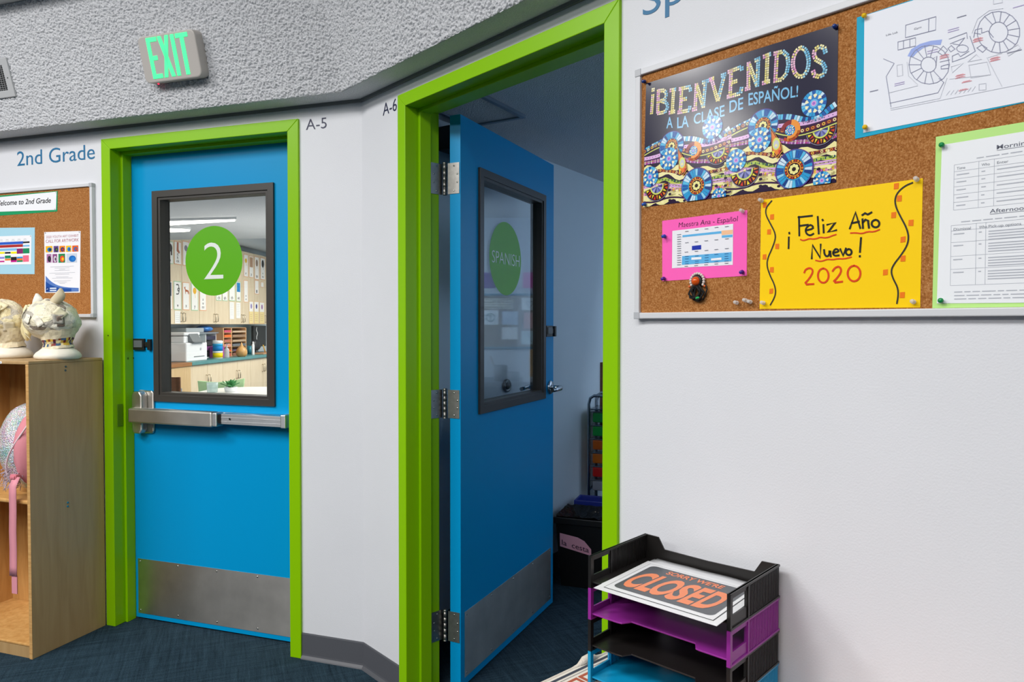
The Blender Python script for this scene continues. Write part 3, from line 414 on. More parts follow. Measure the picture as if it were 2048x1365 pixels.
for zb,zt in ((1.838,1.957),(1.011,1.122),(.176,.294)):
    bx=(.3335,.1525)
    def tr(p): return tuple(FD.inverted()@(FB@Vector(p)))
    m2=MB(); m2.lathe([(.007,0),(.0085,.001),(.0085,.004),(.0065,.005)]+[q for i in range(5) for q in ((.0075,.006+i*(zt-zb-.012)/5),(.0075,.006+(i+1)*(zt-zb-.012)/5-.0012),(.0068,.006+(i+1)*(zt-zb-.012)/5-.0012),(.0068,.006+(i+1)*(zt-zb-.012)/5))]+[(.0085,zt-zb-.005),(.0085,zt-zb-.001),(.006,zt-zb+.002)],(bx[0],bx[1],zb),(0,0,1),n=16)
    m2.v=[tr(p) for p in m2.v]
    H=P(d2,'hinge',m2,DHINGE)
    a=MB().box(.3176,.3200,.096,.150,zb+.003,zt-.003); 
    a.v=[tr(p) for p in a.v]; P(H,'frame_plate',a,DHINGE)
    b=MB().box(-.0022,.0005,.004,.052,zb+.003,zt-.003); P(H,'door_plate',b,DHINGE)
    for i in range(4):
        z=zb+.014+(zt-zb-.028)*i/3
        P(H,'screw',MB().lathe([(.0035,0),(.003,.0012),(0,.0013)],(-.0022,.012 if i in(1,2) else .026,z),(-1,0,0),n=8),SCREW)
        s2=MB().lathe([(.0035,0),(.003,.0012),(0,.0013)],(.32,.112 if i in (1,2) else .125,z),(1,0,0),n=8); s2.v=[tr(p) for p in s2.v]; P(H,'screw',s2,SCREW)

# ================= writing on the walls =================
def wall_text(s,F,x,z,w,h,m,label,off=0):
    r=T('wall_lettering',label,'lettering',F,(x+w/2,0,z)); V,_=glyphs(s,off); lo=min(v[0] for v in V); hi=max(v[0] for v in V); k=w/(hi-lo)
    for i,ch in enumerate(s):            # one cut letter after another, spaced as in the whole word
        if ch==' ': continue
        va,_=glyphs(s[:i+1],off); vb,_=glyphs(ch,off); wb=max(v[0] for v in vb)-min(v[0] for v in vb); e1=max(v[0] for v in va)
        b=MB(); text(b,ch,x+(e1-wb-lo)*k,z,wb*k,h,-.0012,off=off,thick=.001); P(r,'letter',b,m)
    return r
TEAL=MATS['letters_teal']; NAVY=MATS['letters_dark']
wall_text('2nd Grade',FA,-1.8305,2.103,.475,.0665,TEAL,'teal letters reading 2nd Grade on the wall left of the closed door',-.003)
wall_text('A-5',FA,-.2522,2.138,.0945,.042,NAVY,'small navy room number A-5 beside the closed door',-.006)
wall_text('A-6',FB,.1556,2.138,.094,.044,NAVY,'small navy room number A-6 beside the open doorway',-.006)
wall_text('Spanish',FB,1.3594,2.119,.405,.072,TEAL,'teal letters reading Spanish above the large cork board',-.003)

# ================= exit sign and vent on the slanted bulkhead =================
t=math.radians(15); zz=Vector((0,-math.sin(t),math.cos(t))); yy=Vector((0,math.cos(t),math.sin(t)))
FS=FA@Matrix.Translation((0,-.1,ZS))@Matrix((Vector((1,0,0)),yy,zz)).transposed().to_4x4()
ex=T('exit_sign','lit green EXIT sign in a grey-white housing on the popcorn bulkhead','exit sign',FS,(-.742,0,.198))
def rrect(x0,x1,z0,z1,r,n=5):
    return [(cx+r*math.cos(a),cz+r*math.sin(a)) for cx,cz,s in ((x1-r,z0+r,-90),(x1-r,z1-r,0),(x0+r,z1-r,90),(x0+r,z0+r,180)) for a in [math.radians(s+90*i/n) for i in range(n+1)]]
HOUS=mat('sign_housing','B8B3AE',.5,bump=(200,.05,.0005))
P(ex,'housing',MB().prism(rrect(-.882,-.602,.110,.286,.024),-.05,-.001),HOUS,bev=.005)
LET=mat('lit_green','40E080',.4,emit=('46F58E',1.25))
def exl(polys,nm):
    b=MB()
    for p in polys: b.prism(p,-.0515,-.0495)
    P(ex,'letter',b,LET,label='glowing green letter '+nm)
R4=lambda a,b,c,d:[(a,c),(b,c),(b,d),(a,d)]
exl([R4(-.838,-.821,.125,.277),R4(-.821,-.789,.125,.141),R4(-.821,-.798,.193,.209),R4(-.821,-.787,.261,.277)],'E')
exl([[(-.782,.125),(-.765,.125),(-.727,.277),(-.744,.277)],[(-.745,.125),(-.727,.125),(-.764,.277),(-.782,.277)]],'X')
exl([R4(-.718,-.701,.125,.277)],'I'); exl([R4(-.674,-.656,.125,.262),R4(-.694,-.636,.261,.277)],'T')
P(ex,'indicator_lamp',MB().ball((-.838,-.03,.108),.0035,n=8),mat('red_lamp','FF2040',.4,emit=('FF2040',3)),label='tiny red pilot light under the housing')
vn=T('air_vent','grey-white air vent with a dark grille on the popcorn bulkhead','vent',FS,(-1.84,0,.217))
VF=mat('vent_frame','B9BBBD',.5)
P(vn,'vent_frame',MB().ring((-2.04,-1.640,.136,.299),(-2.005,-1.675,.166,.268),-.014,0),VF,bev=.003)
P(vn,'backing',MB().box(-2.005,-1.675,-.0078,-.0065,.166,.268),mat('vent_dark','1C1D1E',.8))
g=MB()
for i in range(24):
    x=-2.004+i*.0142; g.prism([(x,.166),(x+.0022,.166),(x+.0062,.268),(x+.004,.268)],-.011,-.0078)
for i in range(12): z=.170+i*.0084; g.box(-2.005,-1.675,-.012,-.009,z,z+.0018)
P(vn,'grille',g,mat('vent_grille','8E9092',.5))
P(vn,'screw',MB().lathe([(.003,0),(.002,.0015)],(-1.657,-.014,.215),(0,-1,0),n=8),BLACK)
# ================= large cork board on the right wall =================
def board(F,x0,x1,z0,z1,name,lab,fw=.0145):
    r=T(name,lab,'cork board',F,((x0+x1)/2,0,z0))
    P(r,'cork_panel',MB().box(x0+fw-.002,x1-fw+.002,-.0105,-.001,z0+fw-.002,z1-fw+.002),CORK)
    P(r,'frame',MB().ring((x0,x1,z0,z1),(x0+fw,x1-fw,z0+fw,z1-fw),-.018,0),mat('board_frame','D3D5D9',.4),bev=.002)
    for x in (x0,x1):
        for z in (z0,z1):
            if not (x==x0 if x0>0 else x==x1): continue
            sx=1 if x==x0 else -1; sz=1 if z==z0 else -1
            P(r,'corner_cap',MB().box(x-sx*.0008,x+sx*.017,-.0195,0,z-sz*.0008,z+sz*.017),mat('cap_grey','B4B7BC',.4),bev=.0015)
    return r
board(FB,1.351,3.6,1.3755,1.9855,'cork_board','large cork board in a white frame on the right wall')
CY=-.0108
def gq(k): return U_(D[k])
# --- welcome poster
q=gq('bien_quad'); EPS=.00005; s=Sheet(q,CY,'181634'); s.lay()
TP=.4640/2
def shift(p,dx,k=0): return [(x+dx,z+k) for x,z in p]
def resamp(p,st):
    o=[];P_=[Vector(a) for a in p]; acc=0;out=[]
    for i in range(len(P_)-1):
        d=(P_[i+1]-P_[i]).length; 
        while acc<=d: out.append((P_[i]+(P_[i+1]-P_[i])*(acc/d),(P_[i+1]-P_[i]).normalized())); acc+=st
        acc-=d
    return out
def smooth(p,it=2):
    for _ in range(it):
        o=[p[0]]
        for i in range(len(p)-1):
            a,b=Vector(p[i]),Vector(p[i+1]); o+=[tuple(a*.75+b*.25),tuple(a*.25+b*.75)]
        p=o+[p[-1]]
    return p
rn=random.Random(3)
def tiles(p,w,cols,st,gap=.82,rows=1):
    for i,(c,d) in enumerate(resamp(p,st)):
        n=Vector((-d.y,d.x))
        for r_ in range(rows):
            a=-w/2+w*r_/rows; b=a+w/rows*(.9 if rows>1 else 1); h=d*st*gap/2
            cc=cols(i,r_) if callable(cols) else cols[i%len(cols)]
            s.poly([tuple(c-h+n*a),tuple(c+h+n*a),tuple(c+h+n*b),tuple(c-h+n*b)],cc,True)
BL=['2F9FD8','8FD4F2','1B5FB0','5CC0EA','CFE9F8','1F3F86']
wt=smooth(gq('wave_top')); sx0=wt[0][0]
def art(dx):
    sh=lambda p:shift(p,dx)
    s.lay(); lo=1.60
    for i in range(len(wt)-1):
        (a,b),(c,d)=wt[i],wt[i+1]; s.poly(sh([(a,b),(c,d),(c,lo),(a,lo)]),'2A1838',True)
    s.lay(); rb=[smooth(U_(r)) for r in D['ribs']]
    for k,(w,c) in {3:(.012,'F3EBA6'),4:(.010,'F5EDB0'),5:(.007,'C6D25A'),6:(.012,'F4ECAA'),7:(.015,'F3EAA8'),8:(.013,'EFE7A0')}.items():
        pts=[(x,z+.005*math.sin(i*1.15+k)) for i,(x,z) in enumerate(rb[k])]; s.stroke(sh(pts),w,c,True)
    s.lay(); tiles(sh(shift(wt,0,-.005)),.011,lambda i,r:rn.choice(BL),.0062,.86)
    s.stroke(sh(shift(rb[0],0,.001)),.0075,'6B1F30',True); s.stroke(sh(shift(rb[0],0,-.0075)),.0022,'D9DF72',True)
    s.stroke(sh(rb[1]),.0082,'E2B6E6',True); s.stroke(sh(shift(rb[1],0,-.006)),.0018,'3E1C50',True)
    s.stroke(sh(shift(rb[2],0,.001)),.0018,'D5DC66',True); tiles(sh(rb[2]),.0085,['B661B8','D79BDA','8C3F92','E8C4EA','C84C9A'],.0038,.8)
    s.stroke(sh(shift(rb[4],0,.007)),.0070,'7A2030',True); tiles(sh(shift(rb[5],0,.003)),.0045,['4C7A3C','7FA94E','2E5A66','A8C86A'],.0045,.7)
    s.stroke(sh(shift(rb[6],0,.007)),.0085,'D9A9E0',True); s.stroke(sh(shift(rb[5],0,-.006)),.0018,'D5DC66',True); tiles(sh(shift(rb[7],0,.006)),.0065,['C468B4','F0B040','E07FC0','8C3F92'],.0045,.8)
    s.stroke(sh(shift(rb[6],0,-.004)),.0022,'C8D65E',True); s.stroke(sh(shift(rb[8],0,.002)),.004,'3A1A46',True)
    s.lay()
    for k,dz,col,ro,st in ((0,.001,'F0B838',.0034,.011),(4,.007,'E89A30',.0030,.0095)):
        for i,(c,d) in enumerate(resamp(rb[k],st)): s.disc((c.x+dx,c.y+dz),ro,['F5C648','E08A2C','F8EDA8'][i%3],10,r0=ro*.5,clip=True)
    for k,dz,st in ((1,0,.0085),(6,.007,.0085)):
        for c,d in resamp(rb[k],st): s.disc((c.x+dx,c.y+dz),.0011,'2A1438',6,clip=True)
    for k in (3,6,7,8):
        for i,(c,d) in enumerate(resamp(rb[k],.021)): s.disc((c.x+dx,c.y-.004),.0042,'F6EFB4' if i%2 else '2A1838',10,clip=True,rz=.003)
    for kind,cc in D['discs']:
        (a,b),(e_,f_)=U_(cc); R=(e_-a)*1.03; c=(a+dx,b); s.lay()
        if kind in('arc','wheel'):
            s.disc(c,R,'5A3C96',36,clip=True); s.disc(c,R*.955,'49B9E8',36,clip=True); s.lay()
            for i in range(30): s.disc(c,R*.93,BL[(i*5+i//3)%6],1,r0=R*.56,a0=i*.2094+.02,a1=(i+1)*.2094-.015,clip=True)
            s.lay(); s.disc(c,R*.54,'37A9DC',28,clip=True); s.lay(); s.disc(c,R*.5,'5E1A22',28,clip=True); s.lay()
            for i in range(18): s.disc((c[0]+R*.43*math.cos(i*.349),c[1]+R*.43*math.sin(i*.349)),R*.055,['E8892E','B53A28','F2B23C'][i%3],8,clip=True)
            s.disc(c,R*.36,'F0A638',26,r0=R*.32,clip=True); s.disc(c,R*.30,'2A1620',22,clip=True); s.lay()
            for i in range(8): s.disc((c[0]+R*.18*math.cos(i*.785),c[1]+R*.18*math.sin(i*.785)),R*.085,'F4EE9E',9,clip=True)
        elif kind in('sun','swirl'):
            if kind=='swirl':
                s.disc(c,R*1.25,'F39A3C',24,r0=R*.6,a0=-2.0,a1=1.4,clip=True); s.disc(c,R*1.3,'C23A28',18,r0=R*.95,a0=-2.3,a1=-.2,clip=True); s.disc(c,R*1.2,'8A2028',12,r0=R*.7,a0=1.4,a1=3.0,clip=True); R*=.62; s.lay()
            s.disc(c,R,'1E4E9C',30,clip=True); s.lay()
            for i in range(22): s.disc(c,R*.98,BL[(i*5+i//4)%6],1,r0=R*.68,a0=i*.2856+.02,a1=(i+1)*.2856-.02,clip=True)
            s.disc(c,R*.66,'2F7FC8',26,clip=True); s.lay()
            for i in range(9):
                t=i*.698; p=lambda r,a:(c[0]+r*R*math.cos(t+a),c[1]+r*R*math.sin(t+a)); s.poly([p(.66,-.26),p(.72,-.05),p(.72,.05),p(.66,.26),p(.40,0)],'F7F2C8',True)
            s.disc(c,R*.33,'6FB9EA',18,clip=True); s.lay(); s.disc(c,R*.2,'E7A8E0',14,clip=True); s.lay(); s.disc(c,R*.12,'A56FD0',10,clip=True)
        elif kind=='fan':
            t0=-2.95; t1=.15
            s.disc(c,R,'8E8FA8',24,a0=t0,a1=t1,r0=.0001,clip=True); s.lay(); s.disc(c,R*.96,'3C1420',24,a0=t0,a1=t1,r0=.0001,clip=True); s.lay()
            for i in range(12):
                t=t0+(t1-t0)*(i+.5)/12; p=lambda r,a:(c[0]+r*R*math.cos(t+a),c[1]+r*R*math.sin(t+a)); s.poly([p(.62,-.1),p(.62,.1),p(.92,.0)] if i%2 else [p(.90,-.1),p(.90,.1),p(.64,0)],['F3E33A','D93A28','F08A2C'][i%3],True)
            s.disc(c,R*.56,'D7E06A',24,a0=t0,a1=t1,r0=.0001,clip=True); s.lay()
            for i in range(7): s.disc(c,R*.46,['5C5FA8','9DA2DC','3A3C74','7A80C4'][i%4],2,a0=t0+(t1-t0)*i/7+.02,a1=t0+(t1-t0)*(i+1)/7,r0=.0003,clip=True)
            s.disc(c,R*.1,'F4EE9E',8,clip=True)
    dp=[(x+dx,z) for x,z in gq('drop')]; c=(sum(x for x,_ in dp)/6,sum(z for _,z in dp)/6); s.lay()
    for k,cl in ((1.08,'F0A33C'),(1.0,'3A1620'),(.86,'E9823A')): s.poly([(c[0]+(x-c[0])*k,c[1]+(z-c[1])*k) for x,z in dp],cl,True); s.lay()
    s.disc((c[0]+.001,c[1]+.003),.0085,'D9E26E',14,clip=True,rz=.013); s.lay(); s.disc((c[0]+.001,c[1]+.002),.0058,'C9CCD4',12,clip=True,rz=.009); s.lay(); s.disc((c[0]+.001,c[1]),.003,'F4EE9E',8,clip=True)
    for i in range(3): s.poly([(c[0]-.008+.007*i,c[1]-.011),(c[0]-.002+.007*i,c[1]-.011),(c[0]-.005+.006*i,c[1]-.022)],['F3E33A','F08A2C','D93A28'][i],True)
n0=s.n
for dx in (0,-TP): s.n=n0; art(dx)
s.n=n0+2
GL={'!':[[(.5,.02),(.5,.12)],[(.5,.27),(.45,1)]],'B':[[(.18,0),(.18,1)],[(.18,.03),(.6,.04),(.82,.14),(.82,.34),(.6,.46),(.18,.48)],[(.55,.5),(.85,.58),(.95,.75),(.82,.93),(.55,.98),(.18,.98)]],
'I':[[(.5,0),(.5,1)],[(.12,.03),(.88,.03)],[(.12,.97),(.88,.97)]],'E':[[(.22,0),(.22,1)],[(.05,.03),(.88,.03),(.92,.2)],[(.22,.48),(.68,.48)],[(.05,.97),(.9,.97),(.95,.78)]],
'N':[[(.2,0),(.2,1)],[(.22,.03),(.78,.96)],[(.8,0),(.8,1)],[(.62,.02),(.98,.02)],[(.02,.98),(.38,.98)]],'V':[[(.12,.03),(.5,.97),(.88,.03)],[(0,.02),(.28,.02)],[(.72,.02),(1,.02)]],
'D':[[(.2,0),(.2,1)],[(.05,.03),(.55,.03),(.82,.2),(.9,.5),(.82,.8),(.55,.97),(.05,.97)]],'O':[[(.5+.42*math.sin(a),.5-.48*math.cos(a)) for a in [i*math.pi/8 for i in range(17)]]],
'S':[[(.88,.24),(.8,.08),(.5,.02),(.2,.1),(.14,.26),(.28,.42),(.72,.58),(.88,.76),(.78,.93),(.5,.98),(.2,.92),(.1,.74)]]}
def bil(q,u,v):
    a,b,c,d=[Vector(p) for p in q]; return tuple((a*(1-u)+b*u)*(1-v)+(d*(1-u)+c*u)*v)
PK=['E79ACB','F2C3DD','EFE28C','F7F0BC','9FD6EC','6FBDE4']
for ch,qq in D['bien_letters']:
    qq=U_(qq)
    for st in GL[ch]:
        pts=[bil(qq,*p) for p in st]
        def cf(i,r_,qq=qq):
            return None
        for i,(c,d) in enumerate(resamp(pts,.0048)):
            n=Vector((-d.y,d.x)); u=(c.x-qq[0][0])/(qq[1][0]-qq[0][0])
            for r_ in (0,1):
                a=(-.0044,.0005)[r_]; b=a+.0039; k=max(0,min(5,int((u*.75+.12+rn.uniform(-.12,.12)+(.1 if r_ else 0))*6))); h=d*.0039/2
                s.poly([tuple(c-h+n*a),tuple(c+h+n*a),tuple(c+h+n*b),tuple(c-h+n*b)],PK[k],True)
for wd_,qq in D['bien_words']:
    qq=U_(qq); V,Fc=glyphs(wd_,.012); a=min(v[0] for v in V); b=max(v[0] for v in V)
    s.b.add([(lambda p:(p[0],s.yy,p[1]))(bil(qq,(v[0]-a)/(b-a),1-v[1]/CAPH)) for v in V],Fc,col='7FC1EA')
    s.lay()
    for v in range(3):
        z=.25+.25*v; 
    s.n-=1
s.done('poster','dark blue poster reading BIENVENIDOS above bright mosaic waves','poster',FB,GP)
EPS=.0003
# --- yellow new year sheet
s=Sheet(gq('yel_quad'),CY,'FFD200'); s.lay(); rn=random.Random(5)
for x,z in U_(D['yel_sq']):
    w=.0042; a=rn.uniform(-.15,.15); s.poly([(x-w,z-w*1.3+a*w),(x+w,z-w*1.3-a*w),(x+w*1.1,z+w*1.3),(x-w*.9,z+w*1.2+a*w)],'F07A12')
s.lay()
for p in D['yel_wave']: s.stroke(smooth(U_(p)),.0028,'34322E')
for p in D['yel_black']:
    p=U_(p); s.stroke(smooth(p,1) if len(p)>4 else p,.0036,'23221F')
for p in D['yel_under']: s.stroke(smooth(U_(p),1),.0026,'E04A18')
for p in D['yel_2020']: s.stroke(smooth(U_(p),1),.0036,'DE4416')
s.done('hand_lettered_sheet','yellow sheet hand-lettered Feliz Año Nuevo 2020 with orange squares','paper sign',FB)
# --- pink schedule card
s=Sheet(gq('pink_quad'),CY,'FF64BC'); s.lay(); t=gq('pink_text')
V=[('Maestra Ana - Español',t[0][0],t[0][1],t[1][0]-t[0][0],t[2][1]-t[0][1]-.001)]
for a in V: s.text(a[0],a[1],a[2],a[3],a[4],'3A2036',shear=.12,off=-.012,slope=-.01)
s.poly(gq('pink_sched'),'EEEEF4'); s.lay()
for p,c in zip(D['pink_r'],('5FB4E8','F7C49A','5FB4E8','1E34AC','5FB4E8','F2F4FA','F2F4FA')):
    if c=='F2F4FA': s.lay()
    s.poly(U_(p),c)
s.lay(); dd=gq('pink_dash')
for i,(x,z) in enumerate(dd):
    w=.0048 if i<20 else .0055; s.rect(x-w,z-.0006,x+w,z+.0006,'8A8C98')
for x,z in gq('pink_blue_dash'): s.rect(x-.005,z-.0005,x+.005,z+.0005,'3C78AC')
s.done('schedule_card','bright pink card with a blue timetable pinned below the poster','paper sign',FB)
# --- school map on turquoise backing
s=Sheet(gq('map_blue'),CY,'12A8CC'); s.lay(); s.poly(gq('map_white'),'EDF0F8'); s.lay(); s.poly(gq('map_hl'),'9FB2EC'); s.lay()
for p in D['map_grey']: s.stroke(U_(p),.0009,'CFD2DC')
for p in D['map_dark']: s.stroke(U_(p),.0010,'989BB2')
rn=random.Random(8)
for x,z in gq('map_red'): s.rect(x-.0075,z-.0009,x+.0075,z+.0003,'E8A0A8'); s.rect(x-.006,z+.0008,x+.005,z+.0018,'EFB8BE')
for x,z in gq('map_pur'): s.rect(x-.0085,z-.0007,x+.0085,z+.0006,'B9AED6')
t=gq('map_txt')
for (x,z),w_,tx in zip(t,(.020,.012,.014,.015,.02),('Life Lab','Gym','Meadow','Parking','Offices')):
    s.text(tx,x,z,w_,.0034,'54566A',off=-.01) if tx in('Life Lab','Gym') else s.rect(x,z-.0005,x+w_,z+.001,'8A8CA0')
s.done('school_map','line-drawn map of round school buildings on turquoise backing paper','map',FB)
# --- arrival and dismissal list
lg=gq('list_green'); lg[2]=(lg[2][0],1.3905); lg[3]=(lg[3][0],1.3905); lg=[(min(x,2.25),z) for x,z in lg]; s=Sheet(lg,CY,'BDEB8C'); s.lay(); s.poly([(min(x,2.245),z) for x,z in gq('list_white')],'EFF2F6'); s.lay(); X1=2.238
q=gq('list_txt'); s.text('Morning Arrival',q[0][0],q[0][1],.088,.0072,'6A6E7C',off=.006); s.rect(q[0][0],q[0][1]-.0022,q[0][0]+.088,q[0][1]-.0014,'7C808C')
s.text('Afternoon Dismissal',q[2][0],q[2][1],.106,.0066,'6A6E7C',off=.006); s.rect(q[2][0],q[2][1]-.0022,q[2][0]+.106,q[2][1]-.0014,'7C808C')
for i in (1,3,4,5,6):
    x=q[i][0]
    while x<X1-.01:
        w=rn.uniform(.008,.02); s.rect(x,q[i][1]-.0008,x+w,q[i][1]+.0008,'B4B8C2'); x+=w+.003
for cols,rows,tx in ((D['list_t'],D['list_rows1'],('Time','Who','Enter')),(D['list_t2'],D['list_rows2'],('Dismissal','Who','Pick-up options'))):
    cx=[a/1e4 for a,_ in cols]; rz=[r/1e4 for r in rows]
    for z in rz: s.rect(cx[0],z-.00025,X1,z+.00025,'A9AEBB')
    for x in cx+[X1]: s.rect(x-.00025,rz[-1],x+.00025,rz[0],'A9AEBB')
    for x,w_,t in zip(cx,((.013,.012,.016) if rows is D['list_rows1'] else (.026,.012,.046)),tx): s.text(t,x+.004,rz[0]-.0092,w_,.0045,'7A7E8A')
    for i in range(1,len(rz)-1):
        for j,x in enumerate(cx):
            e2=(cx+[X1])[j+1]; n=1 if j<2 else (1 if rows is D['list_rows1'] else 4)
            for k in range(n): s.rect(x+.004,rz[i]-.0068-.0045*k,x+min((.024,.011,.09)[j]*rn.uniform(.75,1),e2-x-.006),rz[i]-.0050-.0045*k,'B6BAC4')
s.done('notice_sheet','white arrival and dismissal timetable on light green backing paper','paper sign',FB)
# --- pins
CLEAR=mat('clear_plastic','E8E4E0',.12,alpha=.55)
def pin(F,x,z,y,col,label,kind='push',group=None,tilt=(0,0)):
    m=CLEAR if col is None else mat('pin_'+col,col,.25); b=MB(); ax=(tilt[0],-1,tilt[1])
    if kind=='round': b.lathe([(0.0006,0),(.0006,.004),(.004,.0045),(.0047,.0075),(.0044,.010),(.003,.0118),(0,.0124)],(x,y,z),ax,n=14)
    else: b.lathe([(.0005,0),(.0005,.003),(.0042,.0035),(.0045,.0050),(.0026,.0062),(.0022,.0115),(.0036,.0135),(.0040,.0150),(.0036,.0160),(0,.0162)],(x,y,z),ax,n=14)
    TM('push_pin',label,'push pin',F,b,m,group=group,base=(x,y,z))
pb_=gq('pinsB'); ps=CY-.0006
for (x,z),col,lab in zip(pb_,('1C56B4','1B46B0','4A1C8C','4A1C8C',None,None,None,None,None,None,None,None),('blue push pin at the lower left corner of the dark blue poster','blue push pin at the left edge of the pink card','purple push pin at the lower left corner of the pink card','purple push pin at the lower right corner of the pink card','clear push pin at the upper right corner of the pink card','clear push pin at the upper left corner of the yellow sheet','clear push pin at the upper right corner of the yellow sheet','clear push pin at the lower left corner of the yellow sheet','clear push pin at the lower right corner of the yellow sheet','loose clear push pin in bare cork, leftmost of three','loose clear push pin in bare cork, middle one of three','loose clear push pin in bare cork, rightmost of three')):
    pin(FB,x,z,ps,col,lab,group='push pins on the large cork board',tilt=(.25,-.15) if col else (.1,.1))
for (x,z),lab in zip(gq('pinsB2'),('blue push pin at the upper left corner of the dark blue poster','blue push pin at the upper right corner of the dark blue poster')): pin(FB,x,z,ps,'15347C',lab,tilt=(.3,-.2),group='push pins on the large cork board')
for (x,z),lab in zip(gq('map_pins'),('yellow round-headed pin at the upper left of the school map','yellow round-headed pin at the lower left of the school map')): pin(FB,x+.002,z,ps,'E8BE10',lab,'round','push pins on the large cork board')
for (x,z),lab in zip(gq('list_pins'),('green round-headed pin at the upper left of the arrival list','green round-headed pin at the lower left of the arrival list')): pin(FB,x+.001,z,ps,'0F8C4C',lab,'round','push pins on the large cork board')
# --- beaded lanyard with orange ball
ly=gq('lany'); c=ly[0]; CY-=.0015
la=T('bead_pendant','orange ball in a ring of clear beads with knotted black cord on the cork','pendant',FB,(c[0],CY,c[1]-.03))
P(la,'ball',MB().ball((c[0],CY-.009,c[1]),.0105,n=16),mat('orange_gloss','D8560E',.15))
P(la,'bezel',MB().lathe([(.0135,0),(.0135,.006),(.0108,.011),(.0104,.006)],(c[0],CY,c[1]),(0,-1,0),n=24),BLACK)
for i in range(13):
    a=-.5+i*(math.pi+1)/12; P(la,'bead',MB().ball((c[0]+.0175*math.cos(a),CY-.004,c[1]+.0175*math.sin(a)),.0036,n=8),mat('glass_bead','D8CCC4',.1))
rn=random.Random(11)
for k in range(5):
    pts=[]; 
    for i in range(9):
        a=i/8*6.28+k; pts.append((c[0]+.001+(.010+.004*rn.random())*math.cos(a)*1.1+.003*k-.006,CY-.003-.010*rn.random(),c[1]-.026+(.013+.004*rn.random())*math.sin(a)))
    P(la,'cord',MB().tube(pts,.0022,n=6),mat('black_cord','101010',.8))
P(la,'cord',MB().tube([(c[0]-.018,CY-.003,c[1]-.032),(c[0]-.01,CY-.004,c[1]-.042),(c[0]+.004,CY-.005,c[1]-.046),(c[0]+.018,CY-.004,c[1]-.04),(c[0]+.026,CY-.004,c[1]-.02),(c[0]+.022,CY-.004,c[1]-.009),(c[0]+.010,CY-.004,c[1]-.008)],.0018,n=6),MATS['black_cord'])
for dx,dz,cl in ((-.0205,-.0118,'E0662A'),(.020,-.0118,'E0662A')): P(la,'bead',MB().ball((c[0]+dx,CY-.004,c[1]+dz),.0032,n=8),mat('bead_'+cl,cl,.3))
for dx in (.003,.0075): P(la,'bead',MB().ball((c[0]+dx,CY-.010,c[1]-.040+dx*.25),.0034,n=8),mat('bead_green','12A850',.3))

CY+=.0015
# ================= small cork board on the left wall =================
board(FA,-3.2,-1.356,1.392,1.992,'cork_board','small cork board on the wall left of the closed door')
g1,g2=gq('ca_green'),gq('ca_white'); s=Sheet(g1,CY,'1E9A62'); s.lay(); s.poly(g2,'F0F2F6'); s.lay(); t=gq('ca_text')
s.text('Welcome to 2nd Grade',t[0][0]-.012,t[0][1]+.001,t[1][0]-t[0][0]+.012,t[2][1]-t[1][1],'1C1E24',shear=.2,slope=-.010,off=.012)
s.done('welcome_banner','white banner on green paper reading Welcome to 2nd Grade','paper sign',FA)
s=Sheet(gq('ca_blue'),CY,'A9D6E8'); s.lay(); s.poly(gq('ca_tab'),'F2F3F7'); s.lay()
for c,p in D['ca_cells']:
    (a,b),(e_,f_)=U_(p); s.rect(a,f_,e_,b,c)
for i in range(5):
    x=-1.925+i*.038; s.rect(x-.008,1.7575,x+.008,1.7595,'B8BCC4'); s.rect(x-.012,1.752,x+.012,1.7535,'C4C8D0')
s.done('timetable_sheet','light blue sheet with a colour-blocked weekly timetable','paper sign',FA)
s=Sheet(gq('ca_poster'),CY,'F1F1F6'); s.lay(); t=gq('ca_ptxt')
s.text('2020 YOUTH ART EXHIBIT',t[0][0],t[0][1],t[1][0]-t[0][0],t[2][1]-t[0][1],'B03A52',off=-.018); s.text('CALL FOR ARTWORK',t[3][0],t[3][1],t[4][0]-t[3][0],t[5][1]-t[3][1],'A8304A',off=-.014)
PC_=[('F2B81C','1F78B4','2A3038'),('6A4A86','2E2A55','5C7A30'),('F08A1C','27407A','C03A20'),('F4C21C','2F86D0','1F60A8'),('E8641C','3A6AB0','C84A1A'),('B07AA8','26242C','3A3440'),('8E4E86','D8D4DC','6A3A66'),('2E8A50','E84A2C','F4C21C'),('C9D4E2','1C6EC0','2A80D0')]
for (p,cs) in zip(D['ca_pics'],PC_):
    (a,b),(e_,f_)=U_(p); w=e_-a; h=b-f_; n_=s.n
    s.rect(a,f_,e_,b,cs[0]); s.lay(); s.disc((a+w*.58,f_+h*.42),w*.34,cs[1],14,rz=h*.36,clip=False); s.lay(); s.disc((a+w*.66,f_+h*.4),w*.18,cs[2],10,rz=h*.2); s.n=n_
x0=(t[0][0]+t[1][0])/2
for (x,z) in gq('ca_lines'): s.rect(x,z-.0006,2*(x0-.003)-x,z+.0006,'A8ACBA')
sw=gq('ca_swoosh'); s.lay(); up=smooth(sw[:5])
for i in range(len(up)-1): s.poly([up[i],up[i+1],(up[i+1][0],1.509),(up[i][0],1.509)],'5B7FC4')
s.lay(); up=smooth(gq('ca_sw2')); 
for i in range(len(up)-1): s.poly([up[i],up[i+1],(up[i+1][0],1.509),(up[i][0],1.509)],'1F4FA0')
s.lay(); l=gq('ca_logo'); s.disc(l[0],.0105,'1C3E86',18); s.lay(); s.poly([(l[0][0]-.006,l[0][1]-.002),(l[0][0]+.006,l[0][1]+.004),(l[0][0]+.002,l[0][1]-.001)],'D8E4F4'); s.rect(l[2][0],l[2][1]-.0025,l[2][0]+.040,l[2][1]+.0035,'D8E2F2'); s.rect(l[3][0],l[3][1]-.002,l[3][0]+.040,l[3][1]+.0035,'D8E2F2')
s.done('art_flyer','white flyer reading 2020 Youth Art Exhibit call for artwork','poster',FA)
rn=random.Random(4)
